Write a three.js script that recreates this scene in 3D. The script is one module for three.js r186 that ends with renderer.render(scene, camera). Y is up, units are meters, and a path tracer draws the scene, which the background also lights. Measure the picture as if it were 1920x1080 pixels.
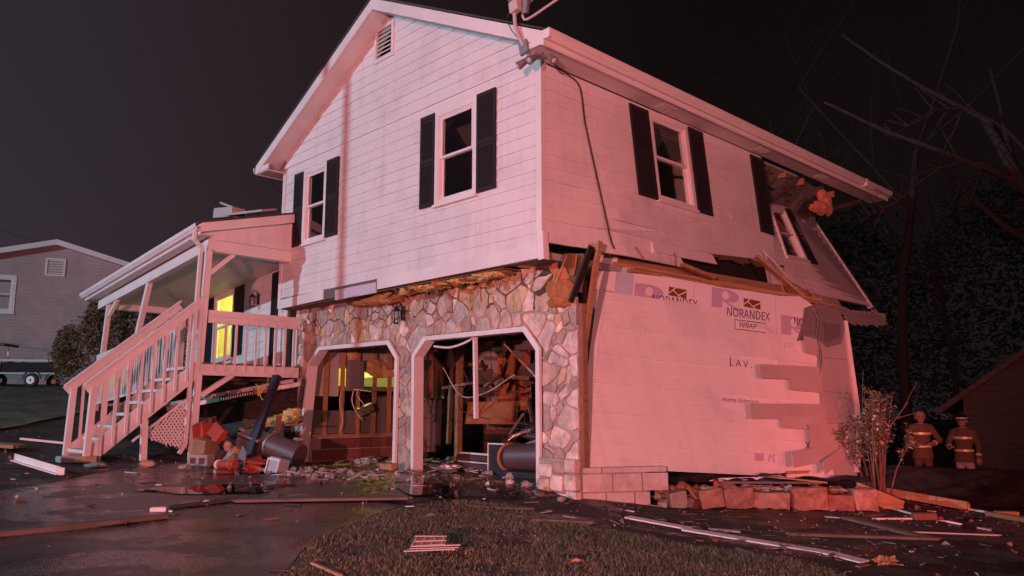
import * as THREE from 'three';
import { mergeGeometries } from 'three/addons/utils/BufferGeometryUtils.js';
import { MarchingCubes } from 'three/addons/objects/MarchingCubes.js';
import { RoundedBoxGeometry } from 'three/addons/geometries/RoundedBoxGeometry.js';

// ---------------------------------------------------------------- camera, sky, exposure
const scene = new THREE.Scene();
const camera = new THREE.PerspectiveCamera(39.84, 1920 / 1080, 0.1, 400);
camera.position.set(0, 1.02, 0);
camera.rotation.set(Math.atan(228 / 1490), 0, 0);
const renderer = new THREE.WebGLRenderer();
renderer.toneMapping = THREE.LinearToneMapping;
renderer.toneMappingExposure = 1;
renderer.shadowMap.enabled = true;

const lerp = (a, b, t) => a + (b - a) * t;
const clamp = (x, a = 0, b = 1) => Math.min(b, Math.max(a, x));
const smooth = (a, b, x) => { const t = clamp((x - a) / (b - a)); return t * t * (3 - 2 * t); };
function rngOf(seed) { let s = seed >>> 0; return () => { s = (s + 0x6D2B79F5) >>> 0; let t = Math.imul(s ^ (s >>> 15), 1 | s); t = (t + Math.imul(t ^ (t >>> 7), 61 | t)) ^ t; return ((t ^ (t >>> 14)) >>> 0) / 4294967296; }; }
const R = rngOf(20241);
const rr = (a, b) => a + (b - a) * R();
const V3 = (x, y, z) => new THREE.Vector3(x, y, z);

{ // night sky: thin smoke haze, paler over the town in the west (left), black over the woods
  const w = 256, h = 128, d = new Float32Array(w * h * 4);
  for (let j = 0; j < h; j++) for (let i = 0; i < w; i++) {
    const az = (i + .5) / w * 2 * Math.PI - Math.PI, el = ((j + .5) / h - .5) * Math.PI;   // az: world direction (cos az, sin az) in (x, z)
    const dx = Math.cos(az), dz = Math.sin(az);
    const west = smooth(-.35, .75, -dx * .9 + .12 * dz + .02);
    const n = .5 + .5 * Math.sin(az * 3 + 1.1) * Math.sin(el * 5 + az * 2);
    const k = (.0046 + .036 * west) * (.92 + .16 * n) * (1.12 - .5 * clamp(el / .9));
    const o = (j * w + i) * 4;
    d[o] = k * lerp(1.35, 1.0, west); d[o + 1] = k * lerp(.8, .78, west); d[o + 2] = k * lerp(.84, 1.16, west); d[o + 3] = 1;
  }
  const t = new THREE.DataTexture(d, w, h, THREE.RGBAFormat, THREE.FloatType);
  t.mapping = THREE.EquirectangularReflectionMapping; t.magFilter = THREE.LinearFilter; t.minFilter = THREE.LinearFilter; t.needsUpdate = true;
  scene.background = t; scene.environment = t;
}
const moon = new THREE.DirectionalLight(new THREE.Color(.75, .8, 1), .012);
moon.position.set(-20, 40, 25); moon.castShadow = true; scene.add(moon); scene.add(moon.target);
moon.shadow.camera.left = -30; moon.shadow.camera.right = 30; moon.shadow.camera.top = 30; moon.shadow.camera.bottom = -30;

// ---------------------------------------------------------------- emergency lighting of the scene (lamps outside the frame)
function lamp(pos, target, color, intensity, angle, size, pen = .5) {
  const l = new THREE.SpotLight(color, intensity, 0, angle, pen, 2);
  l.position.set(...pos); l.target.position.set(...target); l.castShadow = true; l.shadow.radius = size; l.shadow.mapSize.set(2048, 2048);
  scene.add(l); scene.add(l.target); return l;
}
const FLOOD = [-30, 10, 0], BAR = [-4, 1.5, 8], BAR2 = [6, 1.5, 8], BEACON = [8.6, .5, -2];
lamp(FLOOD, [-9, 2.5, -18], new THREE.Color(.52, .77, 1), 1520, .8, 10);
lamp(BAR, [-2.4, 4.4, -12], new THREE.Color(1, .285, .29), 1040, .6, 12, .5);
lamp(BAR2, [1.2, 4.2, -13], new THREE.Color(1, .285, .29), 420, .46, 12, .5);
lamp(BEACON, [6.8, -.3, -12], new THREE.Color(1, .06, .05), 190, .36, 6, .7);

// ---------------------------------------------------------------- helpers
const used = {};
function numbered(n) { const k = used[n] = (used[n] || 0) + 1; return k === 1 ? n : n + '_' + String(k - 1).padStart(3, '0'); }
const A0 = 46.05 * Math.PI / 180, C0 = Math.cos(A0), S0 = Math.sin(A0), HC = [0.43, -11];
const H = (x, y, z) => V3(HC[0] + x * C0 - z * S0, y, HC[1] + x * S0 + z * C0);            // house frame -> world
const toH = (X, Z) => [(X - HC[0]) * C0 + (Z - HC[1]) * S0, -(X - HC[0]) * S0 + (Z - HC[1]) * C0];
function tag(o, label, category, group, kind) { o.userData.label = label; o.userData.category = category; if (group) o.userData.group = group; if (kind) o.userData.kind = kind; return o; }
function thing(name, label, category, pos, turn = 0, group) { const g = new THREE.Group(); g.name = numbered(name); g.position.set(...pos); g.rotation.y = turn; scene.add(g); return tag(g, label, category, group); }
function thingH(name, label, category, [x, y, z] = [0, 0, 0], turn = 0, group) { const p = H(x, y, z); return thing(name, label, category, [p.x, p.y, p.z], -A0 + turn, group); }

function flat(g) { const n = g.index ? g.toNonIndexed() : g; for (const k of Object.keys(n.attributes)) if (k !== 'position' && k !== 'normal' && k !== 'uv' && k !== 'color') n.deleteAttribute(k); if (!n.attributes.normal) n.computeVertexNormals(); return n; }
function triUV(g, ou = 0, ov = 0) { // uv in metres, chosen by each face's direction
  const p = g.attributes.position, n = p.count, uv = new Float32Array(n * 2), a = V3(), b = V3(), c = V3();
  for (let i = 0; i < n; i += 3) {
    a.fromBufferAttribute(p, i); b.fromBufferAttribute(p, i + 1).sub(a); c.fromBufferAttribute(p, i + 2).sub(a); b.cross(c);
    const ax = Math.abs(b.x), ay = Math.abs(b.y), az = Math.abs(b.z);
    for (let k = 0; k < 3; k++) { const x = p.getX(i + k), y = p.getY(i + k), z = p.getZ(i + k); let u, v; if (ax >= ay && ax >= az) { u = z; v = y; } else if (az >= ay) { u = x; v = y; } else { u = x; v = z; } uv[(i + k) * 2] = u + ou; uv[(i + k) * 2 + 1] = v + ov; }
  }
  g.setAttribute('uv', new THREE.BufferAttribute(uv, 2)); return g;
}
function mesh(name, geos, mat, parent, keepUV = false) {
  let g = Array.isArray(geos) ? (geos.length === 1 ? flat(geos[0]) : mergeGeometries(geos.map(flat))) : flat(geos);
  if (!keepUV) { const a = rr(0, 7), b = rr(0, 7); g = name === 'siding_board' ? triUV(g) : triUV(g, a, b); }
  const m = new THREE.Mesh(g, mat); m.castShadow = m.receiveShadow = true;
  m.name = parent ? name : numbered(name); (parent || scene).add(m); return m;
}
function box(cx, cy, cz, sx, sy, sz, rx = 0, ry = 0, rz = 0) { const g = flat(new THREE.BoxGeometry(sx, sy, sz)); if (rx || ry || rz) g.applyMatrix4(new THREE.Matrix4().makeRotationFromEuler(new THREE.Euler(rx, ry, rz))); g.translate(cx, cy, cz); return g; }
function bx(x0, x1, y0, y1, z0, z1) { return box((x0 + x1) / 2, (y0 + y1) / 2, (z0 + z1) / 2, Math.abs(x1 - x0), Math.abs(y1 - y0), Math.abs(z1 - z0)); }
function rbox(cx, cy, cz, sx, sy, sz, r, rx = 0, ry = 0, rz = 0) { const g = flat(new RoundedBoxGeometry(sx, sy, sz, 1, r)); g.applyMatrix4(new THREE.Matrix4().makeRotationFromEuler(new THREE.Euler(rx, ry, rz))); g.translate(cx, cy, cz); return g; }
function beam(a, b, w, h, roll = 0) { // box from a to b; w across, h up
  const A = V3(...a), B = V3(...b), d = B.clone().sub(A), L = d.length(); d.normalize();
  const up = Math.abs(d.y) > .98 ? V3(0, 0, 1) : V3(0, 1, 0), x = V3().crossVectors(up, d).normalize(), y = V3().crossVectors(d, x);
  const g = flat(new THREE.BoxGeometry(w, h, L)); if (roll) g.rotateZ(roll);
  const m = new THREE.Matrix4().makeBasis(x, y, d); m.setPosition(A.add(B).multiplyScalar(.5)); g.applyMatrix4(m); return g;
}
function cyl(a, b, r0, r1 = r0, seg = 10) { const A = V3(...a), B = V3(...b), d = B.clone().sub(A), L = d.length(); const g = flat(new THREE.CylinderGeometry(r1, r0, L, seg)); g.applyQuaternion(new THREE.Quaternion().setFromUnitVectors(V3(0, 1, 0), d.normalize())); const m = A.add(B).multiplyScalar(.5); g.translate(m.x, m.y, m.z); return g; }
function tube(pts, r, n = 24, seg = 6) { return flat(new THREE.TubeGeometry(new THREE.CatmullRomCurve3(pts.map(p => V3(...p))), n, r, seg)); }
function warp(g, map) { const p = g.attributes.position, v = V3(); for (let i = 0; i < p.count; i++) { const q = map(p.getX(i), p.getY(i), p.getZ(i)); p.setXYZ(i, q[0], q[1], q[2]); } g.deleteAttribute('normal'); g.computeVertexNormals(); return g; }
function prism(poly, z0, z1) { const s = new THREE.Shape(poly.map(p => new THREE.Vector2(p[0], p[1]))); const g = new THREE.ExtrudeGeometry(s, { depth: z1 - z0, bevelEnabled: false }); g.translate(0, 0, z0); return flat(g); }
function holed(poly, holes, z0, z1) { const s = new THREE.Shape(poly.map(p => new THREE.Vector2(p[0], p[1]))); for (const h of holes) s.holes.push(new THREE.Path(h.map(p => new THREE.Vector2(p[0], p[1])))); const g = new THREE.ExtrudeGeometry(s, { depth: z1 - z0, bevelEnabled: false }); g.translate(0, 0, z0); return flat(g); }
const rect = (x0, x1, y0, y1) => [[x0, y0], [x1, y0], [x1, y1], [x0, y1]];
function lumps(cs, amp, seed, det = 2) { // crumpled soft lumps
  const r = rngOf(seed); return cs.map(([x, y, z, a, b, c]) => { const g = flat(new THREE.IcosahedronGeometry(1, det)); const p = g.attributes.position; const ph = [r() * 9, r() * 9, r() * 9];
    for (let i = 0; i < p.count; i++) { const X = p.getX(i), Y = p.getY(i), Z = p.getZ(i); const k = 1 + amp * (Math.sin(X * 5 + ph[0] + Y * 3) * .5 + Math.sin(Y * 7 + ph[1] - Z * 4) * .35 + Math.sin(Z * 11 + ph[2] + X * 9) * .3); p.setXYZ(i, X * k * a + x, Y * k * b + y, Z * k * c + z); }
    g.deleteAttribute('normal'); g.computeVertexNormals(); return g; });
}
function crumple(w, d, n, amp, seed) { // crumpled sheet lying in xz
  const r = rngOf(seed), g = new THREE.PlaneGeometry(w, d, n, n); g.rotateX(-Math.PI / 2); const p = g.attributes.position; const f = []; for (let k = 0; k < 9; k++) f.push([rr2(r, -9, 9), rr2(r, -9, 9), r() * 7, r()]);
  for (let i = 0; i < p.count; i++) { let y = 0; const x = p.getX(i), z = p.getZ(i); for (const q of f) y += Math.abs(Math.sin(x * q[0] + z * q[1] + q[2])) * q[3]; p.setXYZ(i, x + amp * .5 * Math.sin(z * 13 + y), y * amp * .35, z + amp * .5 * Math.sin(x * 11 + y)); }
  const o = g.toNonIndexed(); o.computeVertexNormals(); return flat(o);
}
function rr2(r, a, b) { return a + (b - a) * r(); }

// ---------------------------------------------------------------- textures and materials
function lattice(n, seed) { const r = rngOf(seed), a = new Float32Array(n * n); for (let i = 0; i < n * n; i++) a[i] = r(); return (x, y) => { x = ((x % n) + n) % n; y = ((y % n) + n) % n; const i = Math.floor(x), j = Math.floor(y), fx = x - i, fy = y - j, u = fx * fx * (3 - 2 * fx), v = fy * fy * (3 - 2 * fy), i2 = (i + 1) % n, j2 = (j + 1) % n; return lerp(lerp(a[j * n + i], a[j * n + i2], u), lerp(a[j2 * n + i], a[j2 * n + i2], u), v); }; }
const N8 = lattice(8, 1), N16 = lattice(16, 2), N32 = lattice(32, 3), N64 = lattice(64, 4), N128 = lattice(128, 5);
const fbm = (u, v) => .4 * N8(u * 8, v * 8) + .25 * N16(u * 16, v * 16) + .18 * N32(u * 32, v * 32) + .1 * N64(u * 64, v * 64) + .07 * N128(u * 128, v * 128);
function tex(size, fn, rep, srgb = true) { const d = new Uint8Array(size * size * 4); for (let j = 0; j < size; j++) for (let i = 0; i < size; i++) { const c = fn(i / size, j / size), o = (j * size + i) * 4; for (let k = 0; k < 3; k++) d[o + k] = clamp(Array.isArray(c) ? c[k] : c) * 255; d[o + 3] = 255; } const t = new THREE.DataTexture(d, size, size); t.wrapS = t.wrapT = THREE.RepeatWrapping; t.magFilter = THREE.LinearFilter; t.minFilter = THREE.LinearMipmapLinearFilter; t.generateMipmaps = true; if (srgb) t.colorSpace = THREE.SRGBColorSpace; t.repeat.set(rep[0], rep[1]); t.needsUpdate = true; return t; }
const sr = x => x <= .0031308 ? 12.92 * x : 1.055 * Math.pow(x, 1 / 2.4) - .055;
const tone = (a, b) => t => [0, 1, 2].map(k => sr(lerp(a[k], b[k], t)));
const grainX = (u, v) => .55 * N64(u * 4, v * 64) + .3 * N128(u * 12, v * 128) + .15 * fbm(u, v);
function std(o) { return new THREE.MeshStandardMaterial(o); }
const paintBump = tex(256, (u, v) => .6 * grainX(u, v) + .4 * N128(u * 128, v * 128), [.7, .7], false);
const mottle = tex(256, (u, v) => { const t = fbm(u, v); return .9 + .14 * t; }, [.2, .2]);
const fineB = tex(256, (u, v) => fbm(u, v) * .5 + .5 * N128(u * 128, v * 128), [1.3, 1.3], false);
const M = {};
const grime = tex(512, (u, v) => { const a = fbm(u, v), s = N32(u * 32, v * 3) * .6 + N64(u * 64, v * 5) * .4, sp = N128(u * 128, v * 128); return .99 - .05 * smooth(.45, .75, a) - .03 * smooth(.55, .9, s) - (sp > .93 ? .04 : 0); }, [.22, .22]);
M.siding = [.735, .73, .725].map((k, i) => std({ color: new THREE.Color(k, k * .985, k * .965), map: grime, bumpMap: paintBump, bumpScale: .0016, roughness: .62 }));
M.trim = std({ color: new THREE.Color(.76, .75, .73), map: mottle, bumpMap: paintBump, bumpScale: .001, roughness: .55 });
M.soffit = std({ color: new THREE.Color(.66, .645, .62), map: mottle, roughness: .6 });
M.dirtyTrim = std({ color: new THREE.Color(.5, .48, .45), map: mottle, bumpMap: fineB, bumpScale: .003, roughness: .7 });
M.shutter = std({ color: new THREE.Color(.014, .012, .013), roughness: .85, bumpMap: fineB, bumpScale: .001 });
M.glass = new THREE.MeshPhysicalMaterial({ color: 0xffffff, roughness: .02, transmission: 1, thickness: 0, ior: 1.5 });
const woodTex = (a, b, rep = [.8, .8]) => tex(256, (u, v) => tone(a, b)(clamp(grainX(u, v) * 1.3 - .15)), rep);
M.lumber = [[[.30, .17, .08], [.46, .29, .15]], [[.25, .13, .06], [.42, .25, .12]], [[.20, .11, .055], [.34, .21, .11]]].map(([a, b]) => std({ map: woodTex(a, b), bumpMap: paintBump, bumpScale: .002, roughness: .8 }));
M.oldWood = std({ map: woodTex([.10, .075, .055], [.2, .155, .12]), bumpMap: paintBump, bumpScale: .003, roughness: .85 });
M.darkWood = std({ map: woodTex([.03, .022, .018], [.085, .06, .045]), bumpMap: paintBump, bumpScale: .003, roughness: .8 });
M.fibre = std({ map: tex(256, (u, v) => tone([.09, .055, .03], [.2, .125, .07])(fbm(u, v)), [.6, .6]), bumpMap: fineB, bumpScale: .004, roughness: .95 });
M.blackBoard = std({ color: new THREE.Color(.012, .011, .011), roughness: .8, map: mottle });
M.drywall = std({ color: new THREE.Color(.42, .41, .37), map: mottle, roughness: .9 });
M.room = std({ color: new THREE.Color(.62, .6, .3), map: mottle, roughness: .9 });
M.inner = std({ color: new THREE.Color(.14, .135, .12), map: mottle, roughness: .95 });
M.roomGrey = std({ color: new THREE.Color(.36, .35, .31), map: mottle, roughness: .95 });
M.insul = std({ map: tex(256, (u, v) => tone([.45, .3, .08], [.75, .56, .22])(fbm(u, v)), [1.5, 1.5]), bumpMap: fineB, bumpScale: .02, roughness: 1 });
M.insulPink = std({ map: tex(256, (u, v) => tone([.55, .2, .12], [.78, .36, .22])(fbm(u, v)), [1.5, 1.5]), bumpMap: fineB, bumpScale: .02, roughness: 1 });
M.rust = std({ map: tex(256, (u, v) => tone([.28, .09, .03], [.5, .2, .07])(fbm(u, v)), [1, 1]), bumpMap: fineB, bumpScale: .006, roughness: .9 });
M.shingle = std({ map: tex(256, (u, v) => tone([.03, .03, .032], [.08, .078, .076])(N128(u * 128, v * 128)), [1, 1]), roughness: .95 });
const stoneCols = [[.7, .57, .48], [.66, .55, .5], [.74, .63, .55], [.50, .39, .30], [.40, .33, .27], [.56, .45, .36], [.38, .29, .23], [.45, .37, .37], [.54, .48, .43], [.5, .34, .2], [.36, .3, .26], [.6, .45, .27]];
const stoneB = tex(256, (u, v) => fbm(u, v), [1.1, 1.1], false);
M.stone = stoneCols.map((c, i) => std({ map: tex(128, (u, v) => { const t = clamp(fbm(u + i * .13, v + i * .29) * 1.7 - .35), s = N64(u * 64, v * 20 + i) * .25; const k = .62 + .62 * t - s * .5; return [0, 1, 2].map(q => sr(clamp(c[q] * k * (q === 0 ? 1 + .12 * (t - .5) : 1)))); }, [.9 + i * .07, .9]), bumpMap: stoneB, bumpScale: .014, roughness: .85 }));
M.mortar = std({ map: tex(256, (u, v) => tone([.28, .225, .2], [.46, .39, .35])(fbm(u, v)), [.8, .8]), bumpMap: fineB, bumpScale: .008, roughness: .95 });
M.block = [0, 1, 2].map(i => std({ map: tex(128, (u, v) => tone([.36, .33, .31], [.62, .59, .56])(clamp(fbm(u + i * .3, v) * 1.4 - .1)), [1, 1]), bumpMap: fineB, bumpScale: .006, roughness: .85 }));
M.blockRaw = [0, 1].map(i => std({ map: tex(128, (u, v) => tone([.22, .19, .17], [.42, .37, .33])(fbm(u + i * .4, v)), [1, 1]), bumpMap: fineB, bumpScale: .008, roughness: .95 }));
M.clay = [[.36, .17, .12], [.3, .14, .1], [.4, .22, .16]].map(c => std({ map: tex(128, (u, v) => tone(c.map(x => x * .55), c.map(x => x * 1.3))(clamp(fbm(u, v) * 1.6 - .3)), [1.3, 1.3]), bumpMap: fineB, bumpScale: .012, roughness: .95 }));
M.brick = [[.17, .065, .045], [.14, .052, .04], [.2, .085, .06]].map(c => std({ map: tex(128, (u, v) => tone(c.map(x => x * .7), c.map(x => x * 1.25))(fbm(u, v)), [2, 2]), bumpMap: fineB, bumpScale: .004, roughness: .9 }));
M.grey = std({ color: new THREE.Color(.34, .325, .315), map: mottle, bumpMap: fineB, bumpScale: .002, roughness: .8 });
M.primer = std({ color: new THREE.Color(.46, .42, .40), map: mottle, bumpMap: paintBump, bumpScale: .001, roughness: .75 });
M.metal = std({ color: new THREE.Color(.45, .45, .46), metalness: .7, roughness: .4 });
M.greyMetal = std({ color: new THREE.Color(.24, .23, .23), metalness: .3, roughness: .5, map: mottle });
M.black = std({ color: new THREE.Color(.015, .015, .016), roughness: .5 });
M.dull = std({ color: new THREE.Color(.014, .013, .014), roughness: .95, map: mottle });
M.rubber = std({ color: new THREE.Color(.02, .02, .02), roughness: .8 });
M.whiteP = std({ color: new THREE.Color(.72, .72, .72), roughness: .45 });
M.foil = std({ color: new THREE.Color(.7, .7, .68), metalness: .85, roughness: .22 });
M.plastic = new THREE.MeshPhysicalMaterial({ color: new THREE.Color(.11, .105, .095), roughness: .14, clearcoat: 1, clearcoatRoughness: .06 });
M.red = std({ color: new THREE.Color(.42, .05, .035), roughness: .5, map: mottle });
M.blue = std({ color: new THREE.Color(.02, .03, .12), roughness: .7, map: mottle });
M.navy = std({ color: new THREE.Color(.02, .018, .035), roughness: .6, map: mottle });
M.green = std({ color: new THREE.Color(.07, .2, .12), roughness: .5 });
M.maroon = std({ color: new THREE.Color(.12, .025, .03), roughness: .4, map: mottle });
M.darkTub = std({ color: new THREE.Color(.1, .065, .065), roughness: .45, map: mottle, bumpMap: fineB, bumpScale: .003 });
M.card = std({ color: new THREE.Color(.3, .2, .12), roughness: .9, map: mottle });
M.yellow = std({ color: new THREE.Color(.6, .48, .06), roughness: .8, map: mottle });
M.bark = std({ map: woodTex([.016, .013, .012], [.055, .045, .04], [2, 1]), bumpMap: fineB, bumpScale: .01, roughness: .95 });
const pick = a => a[Math.floor(R() * a.length)];
// ---------------------------------------------------------------- the lie of the land (thin-plate surface through surveyed heights)
const survey = [[-7.5, .3, .02], [-4, .2, -.02], [-.4, .2, -.03], [.9, -.2, -.25], [-7.8, 3.7, .17], [-7.3, 1.75, .09], [-3.5, 5.3, -.03], [-2, 3.4, -.08], [-1.2, 6, -.14], [.2, 3, -.17], [1.6, 4, -.19], [.4, 1.4, -.16], [2, 1.4, -.22], [1.9, -.6, -.4], [3.9, .1, -.42], [3.5, -2.5, -.48], [3.2, -6, -.52]]
  .map(([x, z, y]) => { const p = H(x, 0, z); return [p.x, p.z, y]; })
  .concat([[2.5, -11.5, -.36], [3.8, -11.6, -.38], [5.2, -11.7, -.4], [5.7, -12.6, -.3], [0, 0, -.5], [-4, -5.4, -.18], [0, -6, -.21], [4, -5, -.45], [-8, -8, .1], [-11.5, -13, .42], [-14, -17, .8], [-15, -25.5, 1.72], [-19, -31, 1.95], [-11, -22, 1.45], [-30, -30, 2.4], [-20, -10, .6], [-12, 0, -.2], [9.3, -18, -.86], [9, -12, -.6], [13, -22, -1], [20, -10, -.9], [25, -35, -1.2], [8, 4, -.8], [0, 14, -1], [-40, -60, 3], [0, -45, 1], [0, -60, 1.2], [40, -60, -1], [-60, 0, 1], [60, 0, -1], [-60, -60, 3], [0, 60, -1.5], [-20, 20, -.6], [0, -26, .4]]);
const tps = (() => { const n = survey.length, U = r2 => r2 > 0 ? r2 * Math.log(r2) : 0, m = n + 3, A = []; for (let i = 0; i < m; i++) A.push(new Float64Array(m + 1));
  for (let i = 0; i < n; i++) { for (let j = 0; j < n; j++) A[i][j] = U((survey[i][0] - survey[j][0]) ** 2 + (survey[i][1] - survey[j][1]) ** 2) + (i === j ? .4 : 0); A[i][n] = A[n][i] = 1; A[i][n + 1] = A[n + 1][i] = survey[i][0]; A[i][n + 2] = A[n + 2][i] = survey[i][1]; A[i][m] = survey[i][2]; }
  for (let i = 0; i < m; i++) { let p = i; for (let k = i + 1; k < m; k++) if (Math.abs(A[k][i]) > Math.abs(A[p][i])) p = k; [A[i], A[p]] = [A[p], A[i]]; for (let k = i + 1; k < m; k++) { const q = A[k][i] / A[i][i]; if (q) for (let j = i; j <= m; j++) A[k][j] -= q * A[i][j]; } }
  const w = new Float64Array(m); for (let i = m - 1; i >= 0; i--) { let s = A[i][m]; for (let j = i + 1; j < m; j++) s -= A[i][j] * w[j]; w[i] = s / A[i][i]; }
  return (x, z) => { let s = w[n] + w[n + 1] * x + w[n + 2] * z; for (let i = 0; i < n; i++) s += w[i] * U((x - survey[i][0]) ** 2 + (z - survey[i][1]) ** 2); return s; }; })();
const inPoly = (poly, x, y) => { let c = false; for (let i = 0, j = poly.length - 1; i < poly.length; j = i++) { const [xi, yi] = poly[i], [xj, yj] = poly[j]; if ((yi > y) !== (yj > y) && x < (xj - xi) * (y - yi) / (yj - yi) + xi) c = !c; } return c; };
function gBase(X, Z) { return tps(clamp(X, -58, 58), clamp(Z, -58, 58)); }
function ground(X, Z) { // adds small bumps and the bank at the side of the yard
  let y = gBase(X, Z);
  const b = Math.exp(-(((X - 10) / 4.5) ** 4) - (((Z + 15.6) / .9) ** 2)); y += b * .62;
  const [hx, hz] = toH(X, Z);
  const drive = smooth(.2, -.6, hx) * smooth(-.7, .1, hz) * smooth(-9, -6, hx);
  const n = (N16(X * .8, Z * .8) - .5) * .07 + (N32(X * 2.3, Z * 2.3) - .5) * .035;
  y += n * (1 - drive);
  if (hx > -7.4 && hx < .15 && hz < -.35 && hz > -11) y = Math.min(y, -.08);
  return y;
}
const groundH = (x, z) => { const p = H(x, 0, z); return ground(p.x, p.z); };
{
  const ax = [], az = []; const grow = (a, lo, hi, fl, fh, step) => { for (let v = fl; v <= fh + 1e-6; v += step) a.push(v); let s = step, v = fh; while (v < hi) { s *= 1.18; v += s; a.push(Math.min(v, hi)); } s = step; v = fl; while (v > lo) { s *= 1.18; v -= s; a.unshift(Math.max(v, lo)); } };
  grow(ax, -180, 180, -12, 12, .11); grow(az, -200, 60, -19, -4, .11);
  const pos = [], uv = [], idx = [], nx = ax.length, nz = az.length;
  for (let j = 0; j < nz; j++) for (let i = 0; i < nx; i++) { const x = ax[i], z = az[j]; let y = ground(x, z); pos.push(x, y, z); uv.push(x, z); }
  for (let j = 0; j < nz - 1; j++) for (let i = 0; i < nx - 1; i++) { const a = j * nx + i; idx.push(a, a + nx, a + 1, a + 1, a + nx, a + nx + 1); }
  const g = new THREE.BufferGeometry(); g.setAttribute('position', new THREE.Float32BufferAttribute(pos, 3)); g.setAttribute('uv', new THREE.Float32BufferAttribute(uv, 2)); g.setIndex(idx); g.computeVertexNormals();
  const soil = tex(512, (u, v) => { const t = fbm(u, v), s = N128(u * 128, v * 128); return tone([.016, .012, .010], [.075, .056, .045])(clamp(t * 1.5 - .35 + (s > .86 ? .5 : 0))); }, [.33, .33]);
  const soilR = tex(256, (u, v) => .35 + .6 * smooth(.35, .6, fbm(u, v)), [.21, .21], false);
  const m = new THREE.Mesh(g, std({ map: soil, roughness: 1, roughnessMap: soilR, bumpMap: tex(256, (u, v) => fbm(u, v) * .6 + .4 * N128(u * 128, v * 128), [.9, .9], false), bumpScale: .03 })); m.name = 'ground'; m.receiveShadow = m.castShadow = true; m.userData.kind = 'structure'; scene.add(m);
}
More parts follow.
